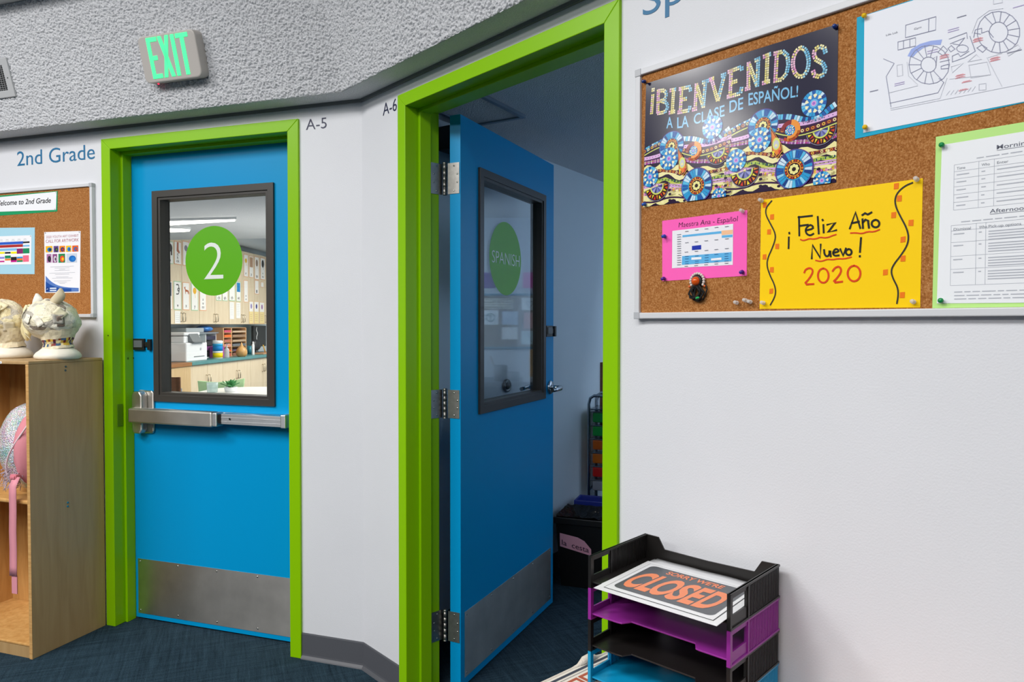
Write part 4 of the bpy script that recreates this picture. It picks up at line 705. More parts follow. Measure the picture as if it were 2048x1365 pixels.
for x,z,lab in ((g2[1][0]-.004,g2[1][1]-.004,'tiny steel staple pin at the upper right of the welcome banner'),(g2[2][0]-.006,g2[2][1]+.005,'tiny steel staple pin at the lower right of the welcome banner'),(-1.644,1.781,'tiny silver pin at the upper left of the art flyer'),(-1.438,1.777,'tiny silver pin at the upper right of the art flyer'),(-1.736,1.770,'tiny silver pin at the upper right of the timetable')):
    b=MB().lathe([(.0005,0),(.0005,.0012),(.0022,.0016),(.002,.0028),(0,.0032)],(x,CY-.0006,z),(0,-1,0),n=8); TM('push_pin',lab,'push pin',FA,b,SCREW,group='pins on the left cork board',base=(x,CY,z))
# ================= birch cubby shelf on the left =================
cx0,cx1,cy0,cy1=-2.45,-1.3115,-.358,-.012; ZT=1.211
cu=T('cubby_shelf','birch plywood cubby shelf standing left of the closed door','shelf',FA,(-1.88,-.185,0))
P(cu,'side_panel',MB().box(cx1-.0155,cx1,cy0,cy1,0,ZT-.0135),BIRCH,bev=.001)
P(cu,'side_panel',MB().box(cx0,cx0+.0155,cy0,cy1,0,ZT-.0135),BIRCH,bev=.001)
P(cu,'divider',MB().box(-1.89,-1.875,cy0+.01,cy1-.008,.055,ZT-.0135),BIRCHI)
P(cu,'edge_band',MB().box(cx1-.0155,cx1,cy0-.0012,cy0,0,ZT-.0135),EDGE)
P(cu,'top_panel',MB().box(cx0,cx1,cy0-.001,cy1,ZT-.0135,ZT),BIRCH,bev=.003)
P(cu,'shelf_board',MB().box(-1.875,cx1-.0155,cy0+.012,cy1-.008,.625,.641),BIRCHI,bev=.005)
P(cu,'shelf_board',MB().box(cx0+.0155,-1.89,cy0+.012,cy1-.008,.625,.641),BIRCHI,bev=.005)
P(cu,'bottom_panel',MB().box(cx0+.0155,cx1-.0155,cy0+.002,cy1-.008,.046,.058),BIRCHI,bev=.004)
P(cu,'plinth',MB().box(cx0+.0155,cx1-.0155,cy0+.004,cy0+.018,0,.046),BIRCH)
P(cu,'back_panel',MB().box(cx0+.0155,cx1-.0155,cy1-.008,cy1,0,ZT-.0135),BIRCHI)
for yz,cl in (((-.194,1.181),'4A6068'),((-.196,1.165),'4A6068'),((-.193,.601),'2C8CA8'),((-.1935,.585),'2C8CA8')):
    P(cu,'screw_cap',MB().lathe([(.0045,0),(.004,.0018),(.002,.0024),(0,.0025)],(cx1,yz[0],yz[1]),(1,0,0),n=12),mat('cap_'+cl,cl,.3,.3),label='small blue-grey screw cap')
b=MB().box(-1.475,-1.458,cy0-.0018,cy0-.001,1.1995,1.2085,col='EDEFF2'); b.cur=None; [b.box(-1.4725+.0026*i,-1.4708+.0026*i,cy0-.0020,cy0-.0018,1.2022,1.2055-.0008*(i%2),col='33506A') for i in range(4)]
P(cu,'name_sticker',b,PAPER,label='white name sticker on the shelf edge')
# ---- papier-mache heads
def papier(name,cols,seed):
    m=mat(name,'E4DAC0',.40,bump=(38,.9,.012,5)); nt=m.node_tree; N=nt.nodes; L=nt.links; b=N['Principled BSDF']
    tc=N.new('ShaderNodeTexCoord'); nz=N.new('ShaderNodeTexNoise'); nz.inputs['Scale'].default_value=14; mp=N.new('ShaderNodeMapping'); mp.inputs['Location'].default_value=(seed,seed*.7,0); mp.inputs['Scale'].default_value=(1,1,1.5)
    mx=N.new('ShaderNodeMix'); mx.data_type='RGBA'; mx.blend_type='ADD'; mx.inputs[0].default_value=.10
    v=N.new('ShaderNodeTexVoronoi'); v.inputs['Scale'].default_value=26; r=N.new('ShaderNodeValToRGB'); r.color_ramp.interpolation='CONSTANT'
    L.new(tc.outputs['Object'],mp.inputs[0]); L.new(tc.outputs['Object'],nz.inputs['Vector']); L.new(mp.outputs[0],mx.inputs[6]); L.new(nz.outputs['Color'],mx.inputs[7]); L.new(mx.outputs[2],v.inputs['Vector'])
    sp=N.new('ShaderNodeSeparateColor'); L.new(v.outputs['Color'],sp.inputs[0]); L.new(sp.outputs[0],r.inputs[0])
    e=r.color_ramp.elements
    for i,c in enumerate(cols):
        k=e[i] if i<2 else e.new(i/len(cols)); k.position=i/len(cols); k.color=lin(c)
    L.new(r.outputs[0],b.inputs['Base Color']); return m
PM1=papier('papier_mache_cream',['EBDCB0','E3D2A4','F0E6C4','DCC8A0','EFE4BE','D9CDB6','C9C2B4'],3.1)
PM2=papier('papier_mache_news',['EEE6CC','DAD6C4','F1EBDA','C9C5B6','E9E2C0','AFA99C','E2DAC0','E8E2D0','8A8074'],9.4)
FOAM=mat('foam_white','E9E3D4',.5,bump=(60,.4,.003,4))
def rough(c,seed,a=.06,f=3.0,q=0):
    def fn(d): return 1+a*noise.noise(Vector((d.x*f+seed,d.y*f,d.z*f)))+a*.5*noise.noise(Vector((d.x*f*2.7,d.y*f*2.7+seed,d.z*f*2.7)))
    return fn
def flap(par,c,d,w,h,col,seed,cup=.3):      # a torn curling scrap of paper stuck on the head
    r=random.Random(seed); d=Vector(d).normalized(); u=d.orthogonal().normalized(); u=(Matrix.Rotation(r.random()*6.28,3,d)@u); v=d.cross(u); V=[];n=5
    for i in range(n):
        for j in range(n):
            a=(i/(n-1)-.5); bb=(j/(n-1)-.5); jit=.12*(r.random()-.5); V.append(Vector(c)+u*w*(a+jit*.5)+v*h*(bb+jit*.5)+d*(cup*w*(a*a-.05)+.004*r.random()))
    mb=MB(); mb.add(V,[(i*n+j,(i+1)*n+j,(i+1)*n+j+1,i*n+j+1) for i in range(n-1) for j in range(n-1)],smooth=True,col=col)
    o=P(par,'paper_scrap',mb,PAPER); sd=o.modifiers.new('thick','SOLIDIFY'); sd.thickness=.0012; return o
def head(cx,cy,lab,pm,seed,rx,rz,zc,hx):
    r=T('papier_mache_head',lab,'papier-mache head',FA,(cx,cy,ZT)); f=rough(0,seed,.075,3.4)
    fo=MB(); n=32; V=[]; prof=[(.077,0),(.086,.006),(.087,.016),(.080,.028),(.066,.040),(.054,.05)]
    for k,(q,h) in enumerate(prof):
        for j in range(n):
            a=6.283*j/n; g=1+(.05*noise.noise(Vector((math.cos(a)*2+seed,math.sin(a)*2,h*30))) if k else 0); V.append((cx+q*g*math.cos(a),cy+q*g*math.sin(a),ZT+h))
    fo.add(V,[(i*n+j,i*n+(j+1)%n,(i+1)*n+(j+1)%n,(i+1)*n+j) for i in range(len(prof)-1) for j in range(n)]+[list(range(n))[::-1]],smooth=True)
    P(r,'foot',fo,FOAM,bev=0)
    n=38; nk=MB(); V=[]; hs=(.044,.056,.066,.076,.086,.10,.115,.13)
    for k,h in enumerate(hs):
        for j in range(n):
            a=6.283*j/n; q=.053+.004*abs(k-2)+.003*noise.noise(Vector((math.cos(a)*3+seed,math.sin(a)*3,k*.8))); V.append((cx+q*math.cos(a),cy+q*math.sin(a),ZT+h+.006*math.cos(a-.4)+.004*noise.noise(Vector((math.cos(a)*2.5,math.sin(a)*2.5,seed+k)))))
    pal=['7A2C38','D9B34A','3E5A78','C8B8A0','8A4A2C','E4D4A0','5A3A4C'] if pm is PM2 else ['D8CBAC','E6DABC','5A3C8C','DCCFAE','E4D6B4']
    rr=random.Random(seed)
    for i in range(len(hs)-1):
        for j in range(n): nk.add([V[i*n+j],V[i*n+(j+1)%n],V[(i+1)*n+(j+1)%n],V[(i+1)*n+j]],[(0,1,2,3)],smooth=False,col=rr.choice(pal) if (i in (1,2,3) if pm is PM2 else i==0) else rr.choice(['D9CDB0','E8DDBE']))
    P(r,'neck',nk,PAPER)
    P(r,'head',MB().ball((hx,cy,zc),1,n=44,sq=(rx,rx*.98,rz),fn=lambda d:f(d)*(1-.34*max(0,-d.z-.15))),pm)
    return r
h2=head(-1.380,-.172,'papier-mache head with two paper ears and a ruffled collar on its left, near the door',PM2,2.3,.106,.104,1.366,-1.410)
e1=MB(); V=[]
def ear(par,base,tip,w,col,nm,bend=.02):
    b0=Vector(base); t_=Vector(tip); ax=t_-b0; sd=Vector((1,0,.1)).normalized(); V=[];n=7
    for i in range(n):
        u=i/(n-1); wd=w*max(.02,math.sin(math.pi*(.14+.86*u)**.85))
        for k in (-1,-.33,.33,1): V.append(b0+ax*u+sd*wd*.5*k+Vector((0,-bend*(1-k*k)*(1-u*.4),0)))
    mb=MB().add(V,[(i*4+k,i*4+k+1,(i+1)*4+k+1,(i+1)*4+k) for i in range(n-1) for k in range(3)],smooth=True,col=col); o=P(par,'ear',mb,PAPER,label=nm); s_=o.modifiers.new('thick','SOLIDIFY'); s_.thickness=.002
ear(h2,(-1.474,-.19,1.440),(-1.456,-.20,1.492),.062,'EFEDE4','rounded white paper ear')
ear(h2,(-1.375,-.19,1.440),(-1.320,-.20,1.512),.088,'D3C6A6','pointed tan paper ear')
CT=mat('cream_tissue','F0E4B2',.5,bump=(40,.6,.006,4))
for i,(x,y,z,rx_,rz_,tw) in enumerate(((-1.520,-.20,1.368,.052,.072,.25),(-1.545,-.175,1.392,.048,.052,-.3),(-1.545,-.185,1.345,.044,.046,.5),(-1.552,-.165,1.370,.034,.055,0))):
    mb=MB().ball((0,0,0),1,n=26,sq=(rx_,.020,rz_),fn=lambda d,i=i:1+.16*math.sin(7*math.atan2(d.z,d.x)+i)*(1-d.y*d.y)+.10*noise.noise(d*4+Vector((i*3,0,0))))
    M_=Matrix.Translation((x,y,z))@Matrix.Rotation(-.5,4,'Z')@Matrix.Rotation(tw,4,'Y'); mb.v=[tuple(M_@Vector(q)) for q in mb.v]; P(h2,'ruffle',mb,CT)
rr=random.Random(21)
for i in range(9):
    a=rr.uniform(-2.7,-.4); el=rr.uniform(-.6,.75); d=Vector((math.cos(a)*math.cos(el),math.sin(a)*math.cos(el),math.sin(el)))
    flap(h2,(-1.410+.107*d.x,-.172+.105*d.y,1.368+.103*d.z),d,rr.uniform(.025,.045),rr.uniform(.025,.045),rr.choice(['E8DFC0','F0EADA','A9A59C','D9D2BE','77695E','8E8E8A','EDE3B8']),i)
h1=head(-1.672,-.165,'papier-mache head wrapped in plain cream paper, left of the eared one',PM1,5.7,.102,.108,1.362,-1.712)
for i in range(8):
    a=rr.uniform(-2.2,-.2); el=rr.uniform(-.8,.8); d=Vector((math.cos(a)*math.cos(el),math.sin(a)*math.cos(el),math.sin(el)))
    flap(h1,(-1.712+.103*d.x,-.165+.103*d.y,1.364+.107*d.z),d,rr.uniform(.03,.06),rr.uniform(.03,.06),rr.choice(['E6D8AE','EEE2BE','DCCCA0','C9BFA8']),40+i,.15)
# ---- backpack in the upper compartment
bp_=T('backpack','pink and iridescent sequin backpack in the upper cubby compartment','backpack',FA,(-1.475,-.2,.641))
SEQ=mat('sequins','DDE6EE',.22,.35); nt=SEQ.node_tree; N=nt.nodes; L=nt.links; b=N['Principled BSDF']; tc=N.new('ShaderNodeTexCoord'); v=N.new('ShaderNodeTexVoronoi'); v.inputs['Scale'].default_value=190; L.new(tc.outputs['Object'],v.inputs['Vector'])
v2=N.new('ShaderNodeTexNoise'); v2.inputs['Scale'].default_value=11; L.new(tc.outputs['Object'],v2.inputs['Vector']); r=N.new('ShaderNodeValToRGB'); e_=r.color_ramp.elements; e_[0].position=.3; e_[0].color=lin('E6B8DC'); e_[1].position=.7; e_[1].color=lin('9FDCD8'); k=e_.new(.5); k.color=lin('F2F0F4'); L.new(v2.outputs['Fac'],r.inputs[0])
mx=N.new('ShaderNodeMix'); mx.data_type='RGBA'; mx.inputs[0].default_value=.3; L.new(r.outputs[0],mx.inputs[6]); L.new(v.outputs['Color'],mx.inputs[7]); L.new(mx.outputs[2],b.inputs['Base Color']); bu=N.new('ShaderNodeBump'); bu.inputs['Distance'].default_value=.004; L.new(v.outputs['Distance'],bu.inputs['Height']); L.new(bu.outputs[0],b.inputs['Normal'])
PINK=mat('pink_fabric','D2858F',.8,bump=(150,.4,.002)); PINKR=mat('pink_webbing','D98F9C',.7,bump=(260,.5,.001))
P(bp_,'body',MB().ball((-1.490,-.195,.838),1,n=36,sq=(.150,.125,.188),fn=lambda d:1+.03*noise.noise(d*3)),SEQ)
P(bp_,'gusset',MB().ball((-1.408,-.205,.835),1,n=30,sq=(.070,.142,.182),fn=lambda d:1+.05*noise.noise(d*4)),PINK)
P(bp_,'piping',MB().tube([(-1.408+.066*math.sin(.9*math.pi*(1-t_)-2.0),-.322-.022*math.sin(math.pi*t_),.958-.26*t_) for t_ in [i/14 for i in range(15)]],.0035,n=6),mat('pale_piping','E6CFD4',.6))
fur=MB(); rr=random.Random(3)
for i in range(150):
    c=Vector((-1.445+rr.uniform(-.06,.04),-.325+rr.uniform(-.01,.01),.715+rr.uniform(-.03,.05))); d=Vector((rr.uniform(-1,1),rr.uniform(-1.2,.1),rr.uniform(-1,.6))).normalized()*.022
    fur.tube([c,c+d*.6,c+d+Vector((0,0,-.005))],[.0016,.0012,.0003],n=4)
P(bp_,'fur_trim',fur,mat('lilac_fur','B9A8B4',.9),kind='stuff')
st=MB(); pth=[(-1.402,-.345,.735),(-1.401,-.364,.70),(-1.399,-.366,.66),(-1.397,-.366,.60),(-1.398,-.366,.52),(-1.399,-.364,.44),(-1.4005,-.365,.37),(-1.4005,-.367,.335)]
V=[]
for i,p in enumerate(pth): V+=[(p[0]-.0185+.002*math.sin(i),p[1]-.001,p[2]),(p[0]+.0185+.002*math.sin(i),p[1]+.001,p[2])]
st.add(V,[(2*i,2*i+1,2*i+3,2*i+2) for i in range(len(pth)-1)],smooth=True); o=P(bp_,'strap',st,PINKR,label='long pink webbing strap hanging over the shelf'); sd=o.modifiers.new('thick','SOLIDIFY'); sd.thickness=.0025
st=MB().box(-1.411,-1.382,-.3665,-.3635,.262,.337); P(o,'strap_end',st,PINKR)
P(bp_,'buckle',MB().box(-1.432,-1.398,-.352,-.338,.722,.745).box(-1.428,-1.402,-.357,-.352,.728,.740),mat('pink_plastic','D9808E',.35),bev=.002)

# ================= low bench with a woven cloth, letter trays on it =================
BX=1.368; bt=T('low_bench','low maple bench against the wall below the cork board, mostly out of the picture','bench',FB,(1.8,-.24,0))
P(bt,'top',MB().box(BX+.012,2.25,-.462,-.022,.548,.573),MAPLE,bev=.003)
for x in (BX+.03,2.21):
    for y in (-.44,-.06): P(bt,'leg',MB().box(x,x+.035,y,y+.035,0,.548),MAPLE,bev=.002)
P(bt,'apron',MB().box(BX+.04,2.2,-.435,-.42,.47,.548),MAPLE)
cl=MB(); y0,y1=-.476,-.018; x1=2.262
cl.box(BX,x1,y0,y1,.573,.583,col='E6DED2'); lz=[.583]
def cr(a,b,c,d,col): cl.add([(a,c,lz[0]),(b,c,lz[0]),(b,d,lz[0]),(a,d,lz[0])],[(0,1,2,3)],col=col)
lz[0]+=.0004; cr(BX+.012,BX+.020,y0,y1,'3E4450'); cr(BX+.026,BX+.028,y0,y1,'8E8A88')
c0=.062; i=0
yv=y1-.012
while yv-c0>y0:
    for j in range(14):
        xa=BX+.034+j*c0
        if xa+c0>x1: break
        for q,cc in ((0,'B25A40'),(.0085,'E9DFD2'),(.0165,'B25A40'),(.0245,'E9DFD2')):
            lz[0]=.5834+.0001+q*.02; cr(xa+q+.002,xa+c0-q-.002,yv-c0+q+.002,yv-q-.002,cc)
        lz[0]=.58425; cr(xa+.002+.0085,xa+.0165,yv-c0*.55,yv-c0*.42,'E9DFD2') if (j+i)%2 else cr(xa+c0*.44,xa+c0*.58,yv-.0265,yv-.0085,'B25A40')
    yv-=c0; i+=1
clo=TM('woven_cloth','woven cream and rust meander cloth lying on the bench under the trays','cloth',FB,cl,mat('woven_print',rough=.9,attr=True,bump=(300,.6,.002)))
b=BASE[clo.name]; BASE[clo.name]=b
P(clo,'hem',MB().tube([(BX+.002,y0+.02*i,.5805+(.010*math.exp(-((y0+.02*i+.205)/.022)**2))) for i in range(23)],[.0045+.007*math.exp(-((y0+.02*i+.205)/.022)**2) for i in range(23)],n=8),mat('cream_wool','DDD3C6',.95,bump=(250,.8,.002)))
FT=FB@Matrix.Translation((1.440,-.279,0))@Matrix.Rotation(math.radians(5.5),4,'Z'); TW,TD,TH=.322,.226,.069
def tray(z,m,lab):
    r=T('letter_tray',lab,'letter tray',FT,(TW/2,TD/2,z),group='stacked letter trays')
    th=.0035; poly=[(th,.004),(TW*.215,.004),(TW*.25,.006),(TW*.285,.026),(TW*.74,.026),(TW*.775,.006),(TW*.80,.004),(TW-th,.004),(TW-th,TD-th),(th,TD-th)]
    P(r,'floor_plate',MB().prism(poly,z+.010,z+.0135,ax='z'),m,bev=.001)
    for x,s in ((0,-1),(TW-th,1)):
        b=MB(); X0,X1=x,x+th
        b.box(X0,X1,0,TD,z,z+.026).box(X0,X1,0,TD,z+.058,z+TH).box(X0,X1,0,.012,z+.026,z+.058).box(X0,X1,.072,TD,z+.026,z+.058)
        b.box(X0-.002,X1+.002,-.001,.006,z+.0005,z+TH-.0005).box(X0-.0025,X1+.0025,.074,.079,z+.0005,z+TH-.003).box(X0-.002,X1+.002,0,TD,z+TH-.004,z+TH).box(X0-.0025,X1+.0025,.0,TD,z,z+.004)
        for i in range(24):
            y=.083+i*.0058; b.box(X0-.0014,X1+.0014,y,y+.0022,z+.005,z+TH-.005)
        P(r,'side_panel',b,m)
    bw=[(0,0),(TW,0),(TW,TH),(TW-.036,TH-.001),(TW-.052,.042),(TW*.5,.040),(.052,.042),(.036,TH-.001),(0,TH)]
    P(r,'back_panel',MB().prism([(x,z+h) for x,h in bw],TD-th,TD),m)
    return r
TB=mat('tray_black','1B1918',.36,bump=(90,.05,.0005)); TPU=mat('tray_purple','8E2A90',.33); TBL=mat('tray_blue','0A93C4',.33); Z0=.5855
tray(Z0,TBL,'bright blue letter tray, lowest of the stack'); tray(Z0+TH,TB,'black letter tray between the blue and the purple one'); tray(Z0+2*TH,TPU,'purple letter tray, second from the top'); tray(Z0+3*TH,TB,'black letter tray on top of the stack, holding the CLOSED sign')
ZF=Z0+3*TH+.0135
FCL=FB@Matrix.Translation((1.4868,-.3169,.8140))@Matrix.Rotation(math.radians(5.4),4,'Z')@Matrix(((1,0,0,0),(0,0,1,0),(0,-1,0,0),(0,0,0,1)))
def crumple(dx,dy,w,h,z,lab,seed,rot=0,amp=.002):
    n=14; V=[]
    for i in range(n+1):
        for j in range(n+1):
            x=dx+w*i/n; y=dy+h*j/n; V.append((x,y,z+amp*(1+noise.noise(Vector((x*22+seed,y*22,seed))))+ (amp*3*max(0,j/n-.8))))
    mb=MB().add(V,[(i*(n+1)+j,(i+1)*(n+1)+j,(i+1)*(n+1)+j+1,i*(n+1)+j+1) for i in range(n) for j in range(n)],smooth=True,col='E4E5E8'); o=TM('paper_sleeve',lab,'paper',FT,mb,mat('sleeve_white','E2E3E6',.3),group='papers under the CLOSED sign'); sd=o.modifiers.new('thick','SOLIDIFY'); sd.thickness=.0012
crumple(.03,.004,.258,.212,ZF+.0016,'white paper lying directly on the floor of the top tray',1.0,amp=.0008)
crumple(.038,-.020,.266,.236,ZF+.0042,'crinkled white plastic sleeve sticking out behind the CLOSED sign',4.0,amp=.0010)
s=Sheet([(0,0),(.2745,0),(.2665,.2220),(-.008,.2220)],0,'E9EAEC',th=.0008); s.lay()
def rr2(a,b,c,d,r): return [(x,z) for x,z in rrect(a,b,c,d,r)]
s.poly([(.0138,.0155),(.2600,.0155),(.2530,.2075),(.0070,.2075)],'3E4046'); s.lay(); s.poly([(.0153,.0169),(.2585,.0169),(.2516,.2061),(.0084,.2061)],'E9EAEC'); s.lay()
s.poly([(x-.033*(z-.03),z) for x,z in rr2(.0240,.2500,.031,.1985,.014)],'54575C'); s.lay()
s.text("SORRY WE'RE",.068,.1700,.131,.0190,'EE8252',off=.03)
xx=.029
for ch_,w_ in zip('CLOSED',(.036,.027,.041,.033,.030,.037)): s.text(ch_,xx,.0540,w_*1.08,.095,'F28A58',off=.038,shear=.16); xx+=w_-.0005
s.done('closed_sign',"laminated sign reading SORRY WE'RE CLOSED in orange, lying in the top tray",'sign',FCL,mat('laminate_print',rough=.3,attr=True))
# ================= classroom behind the closed door =================
FK=frame(176.7,Vector((-3.85,9.7,0)))      # x runs along the cabinet wall, y into it
FP=frame(146.77,CO)                        # x runs along the partition between the two classrooms, y to its left
IW=mat('classroom_wall','D6E0E6',.6); WC=mat('classroom_ceiling','D8DADB',.8)
def wp(*p): return [tuple(Vector(q)) for q in p]
S('wall_partition',MB().box(.05,9,-.08,.08,0,3),IW,'partition wall between the two classrooms','wall',FP)
S('wall_cabinets',MB().box(-6.2,4.5,.62,.74,0,3),IW,'pale blue-grey wall behind the classroom cabinets','wall',FK)
S('wall_end',MB().box(2.75,2.87,-8,.62,0,3),IW,'end wall of the second grade classroom','wall',FK)
L0=[XY(FA,-4.3,.125),XY(FA,-.02,.125),XY(FP,4.6,.085),Vector((-3.58,7.39)),Vector((-4.62,7.52))]
S('ceiling_1',MB().prism([tuple(p) for p in L0],2.236,2.32,ax='z'),POP,'low popcorn ceiling of the second grade classroom','ceiling')
S('ceiling_2',MB().box(-6.2,2.8,-6,.62,2.95,3.0),WC,'high white ceiling over the classroom cabinets','ceiling',FK)
LF=mat('lit_diffuser','FFFFFF',.5,emit=('FFF6E8',6)); LH=mat('lamp_housing','E2E4E6',.5)
def strip(pts,lab):
    c=(sum(p[0] for p in pts)/len(pts),sum(p[1] for p in pts)/len(pts)); k=lambda f:[(c[0]+(x-c[0])*f,c[1]+(y-c[1])*f) for x,y in pts]
    r=T('ceiling_light',lab,'ceiling light',W,(*c,2.205)); P(r,'housing',MB().prism(k(1.02),2.216,2.236,ax='z'),LH); P(r,'diffuser',MB().prism(k(1.0),2.205,2.216,ax='z'),LF)
strip([(-3.75,6.08),(-2.256,5.806),(-2.268,5.838),(-3.75,6.40)],'long tapering lit strip light across the classroom ceiling, seen through the door pane')
strip([(-3.35+.44*math.cos(a),6.42+.115*math.sin(a)+.02) for a in [2*math.pi*i/28 for i in range(28)]],'oval lit ceiling light behind the long strip light')
TM('air_duct','thick white round air duct above the classroom wall cabinets','duct',FK,MB().tube([(-3,.30,2.74),(0,.30,2.74),(.9,.30,2.74),(2.7,.30,2.74)],.19,n=24),mat('duct_white','E4E6E8',.6,bump=(8,.2,.01)))
HW=mat('handle_nickel','B8AE9A',.3,1)
def cab(name,lab,x0,x1,y0,z0,z1,hz,base):
    m=(x0+x1)/2; r=T(name,lab,'cabinet',FK,(m,y0+.16,z0)); P(r,'body',MB().box(x0+.001,x1-.001,y0+.02,.615,z0,z1),MAPLE)
    for a,b,h in ((x0,m,m-.035),(m,x1,m+.035)):
        d=P(r,'door',MB().box(a+.003,b-.003,y0,y0+.019,z0+(.09 if base else .003),z1-.004),MAPLE,bev=.002)
        P(d,'handle',MB().tube([(h,y0,hz-.055),(h,y0-.028,hz-.05),(h,y0-.03,hz),(h,y0-.028,hz+.05),(h,y0,hz+.055)],.0055,n=8),HW)
    return r
for (a,b),w in zip(((-1.19,-.30),(-.30,.56),(.56,1.43),(1.43,2.32)),('the printer','the tub of wipes and the gourd','the paper sorter','the desk fan')): cab('wall_cabinet','pale maple wall cabinet with flashcards above '+w,a,b,.27,1.362,2.47,1.45,False)
cab('wall_cabinet','pale maple wall cabinet at the left end of the row, cut by the door frame',-2.07,-1.19,.27,1.362,2.47,1.45,False)
for (a,b),w in zip(((-1.035,-.166),(-.166,.705),(.705,1.6),(1.6,2.5)),('under the printer end of the counter','behind the potted plant','right of the plant, papered over','under the far end of the counter')): cab('base_cabinet','pale maple base cabinet '+w,a,b,.02,0,.858,.66 if a<.7 else .7,True)
TM('countertop','teal laminate countertop over the row of base cabinets','countertop',FK,MB().box(-1.04,2.55,-.012,.62,.858,.9),mat('teal_laminate','4E8A8C',.35,var=(30,.1)),bev=.004)
wc=T('wooden_cabinet','tan wooden cabinet with a brown top edge at the near end of the counter','cabinet',FK,(-1.5,.3,0)); P(wc,'body',MB().box(-1.95,-1.045,.005,.61,0,.855),wood('tan_wood','C9A878','D8BA8C',(8,8,1)),bev=.003); P(wc,'top',MB().box(-1.97,-1.043,-.012,.615,.855,.9),wood('brown_wood','8A5A30','A5703C',(1,8,8)),bev=.003)
# flashcards on the wall cabinet doors
def card(x0,x1,zt,zb,lab,letters,pic,edge,y=.2685):
    s=Sheet([(x0,zb),(x1,zb),(x1,zt),(x0,zt)],y,edge,th=.001); s.lay(); w=x1-x0; h=zt-zb; b=.05*w; s.rect(x0+b,zb+b,x1-b,zt-b,'F4F2EE'); s.lay()
    if pic:
        k,c=pic; cx=x0+w*.5; cz=zb+h*.72
        if k=='worm':
            s.stroke(smooth([(cx-.03,cz+.055),(cx+.02,cz+.06),(cx+.035,cz+.02),(cx-.01,cz-.005),(cx+.03,cz-.03),(cx+.045,cz+.04),(cx+.03,cz-.06),(cx-.03,cz-.06)]),.014,c)
        elif k=='fox':
            s.poly([(cx-.05,cz+.03),(cx-.02,cz+.045),(cx-.015,cz+.01),(cx+.05,cz+.0),(cx+.055,cz-.05),(cx+.045,cz-.05),(cx+.035,cz-.02),(cx-.005,cz-.02),(cx-.01,cz-.05),(cx-.02,cz-.05),(cx-.025,cz)],c); s.stroke([(cx+.05,cz-.005),(cx+.075,cz-.045)],.014,c)
        elif k=='bear': s.disc((cx,cz),.055,c,16,rz=.05); s.rect(cx-.05,cz-.09,cx-.02,cz,c); s.rect(cx+.02,cz-.09,cx+.05,cz,c)
        elif k=='sock': s.poly([(cx-.02,cz+.07),(cx+.02,cz+.07),(cx+.02,cz-.02),(cx+.05,cz-.05),(cx+.03,cz-.07),(cx-.03,cz-.04)],c)
        elif k=='rect': s.rect(cx-w*.36,zb+h*.48,cx+w*.36,zt-h*.06,c)
        else: s.disc((cx,cz),w*.26,c,12,rz=w*(.34 if k=='tall' else .24)); s.stroke([(cx,cz-w*.2),(cx+w*.1,cz-w*.5)],.008,c)
        s.lay()
    n=len(letters)
    for i,t in enumerate(letters):
        hh=.045 if n==1 else .034; s.text(t,x0+w*.5-.018*len(t),zb+h*.10+(n-1-i)*h*.15,.034*len(t),hh,'33343A',off=.01)
    return s.done('flash_card',lab,'flash card',FK,group='flash cards on the wall cabinets')
O_,G_='E8A878','9CCBA0'
for a in ((-1.094,-.945,2.375,2.102,'white flash card lettered b with a dark animal legs picture',['b'],('bear','3A3436'),G_),(-.921,-.752,2.395,2.106,'white flash card lettered c, k and ck with a brown picture',['c','k','ck'],('sock','B5725A'),O_),(-.719,-.557,2.419,2.106,'white flash card in the upper row just left of the green sign',['d'],('disc','8A8A92'),O_),
 (-1.103,-.978,1.894,1.54,'white flash card lettered v with a blue picture',['v'],('rect','3C5672'),O_),(-.938,-.762,1.898,1.543,'white flash card lettered w with a dark worm picture',['w'],('worm','3A3A3C'),G_),(-.728,-.563,1.897,1.543,'white flash card lettered x with an orange fox picture',['x'],('fox','B5623A'),O_),(-.516,-.339,1.899,1.541,'white flash card lettered y with a yellow picture',['y'],('disc','F0B83A'),G_),(-.298,-.116,1.885,1.543,'white flash card lettered z, s and zz',['z','s','zz'],None,O_),
 (.164,.325,1.90,1.693,'white flash card partly behind the lower edge of the green sign',['ch'],None,G_),(.352,.514,1.90,1.695,'white flash card below the green sign, beside the th card',['sh'],None,G_),(.559,.753,1.96,1.702,'white flash card lettered th',['th'],None,G_),(.795,.947,1.998,1.702,'white flash card lettered wh with a bright blue picture',['wh'],('rect','2A86C4'),G_),
 (1.06,1.207,2.428,2.085,'tall white flash card with a yellow flower right of the green sign',['r'],('disc','E8B93A'),O_),(1.248,1.401,2.422,2.086,'tall white flash card lettered p with a brown picture',['p'],('rect','B89478'),O_),(1.449,1.614,2.431,2.069,'tall white flash card with a grey-brown tall picture',['qu'],('tall','A08C7C'),O_),(1.67,1.855,2.437,2.079,'tall white flash card with a black mark at the right end',['t','tt'],('tall','3A3A3C'),O_),
 (1.053,1.201,2.034,1.698,'plain white flash card lettered m in the middle row',['m','n'],None,O_),(1.449,1.598,2.058,1.838,'short white card hanging below the grey-brown picture card',['l'],None,O_),(1.68,1.79,2.045,1.96,'small white card below the black mark card',[],None,O_)): card(*a)
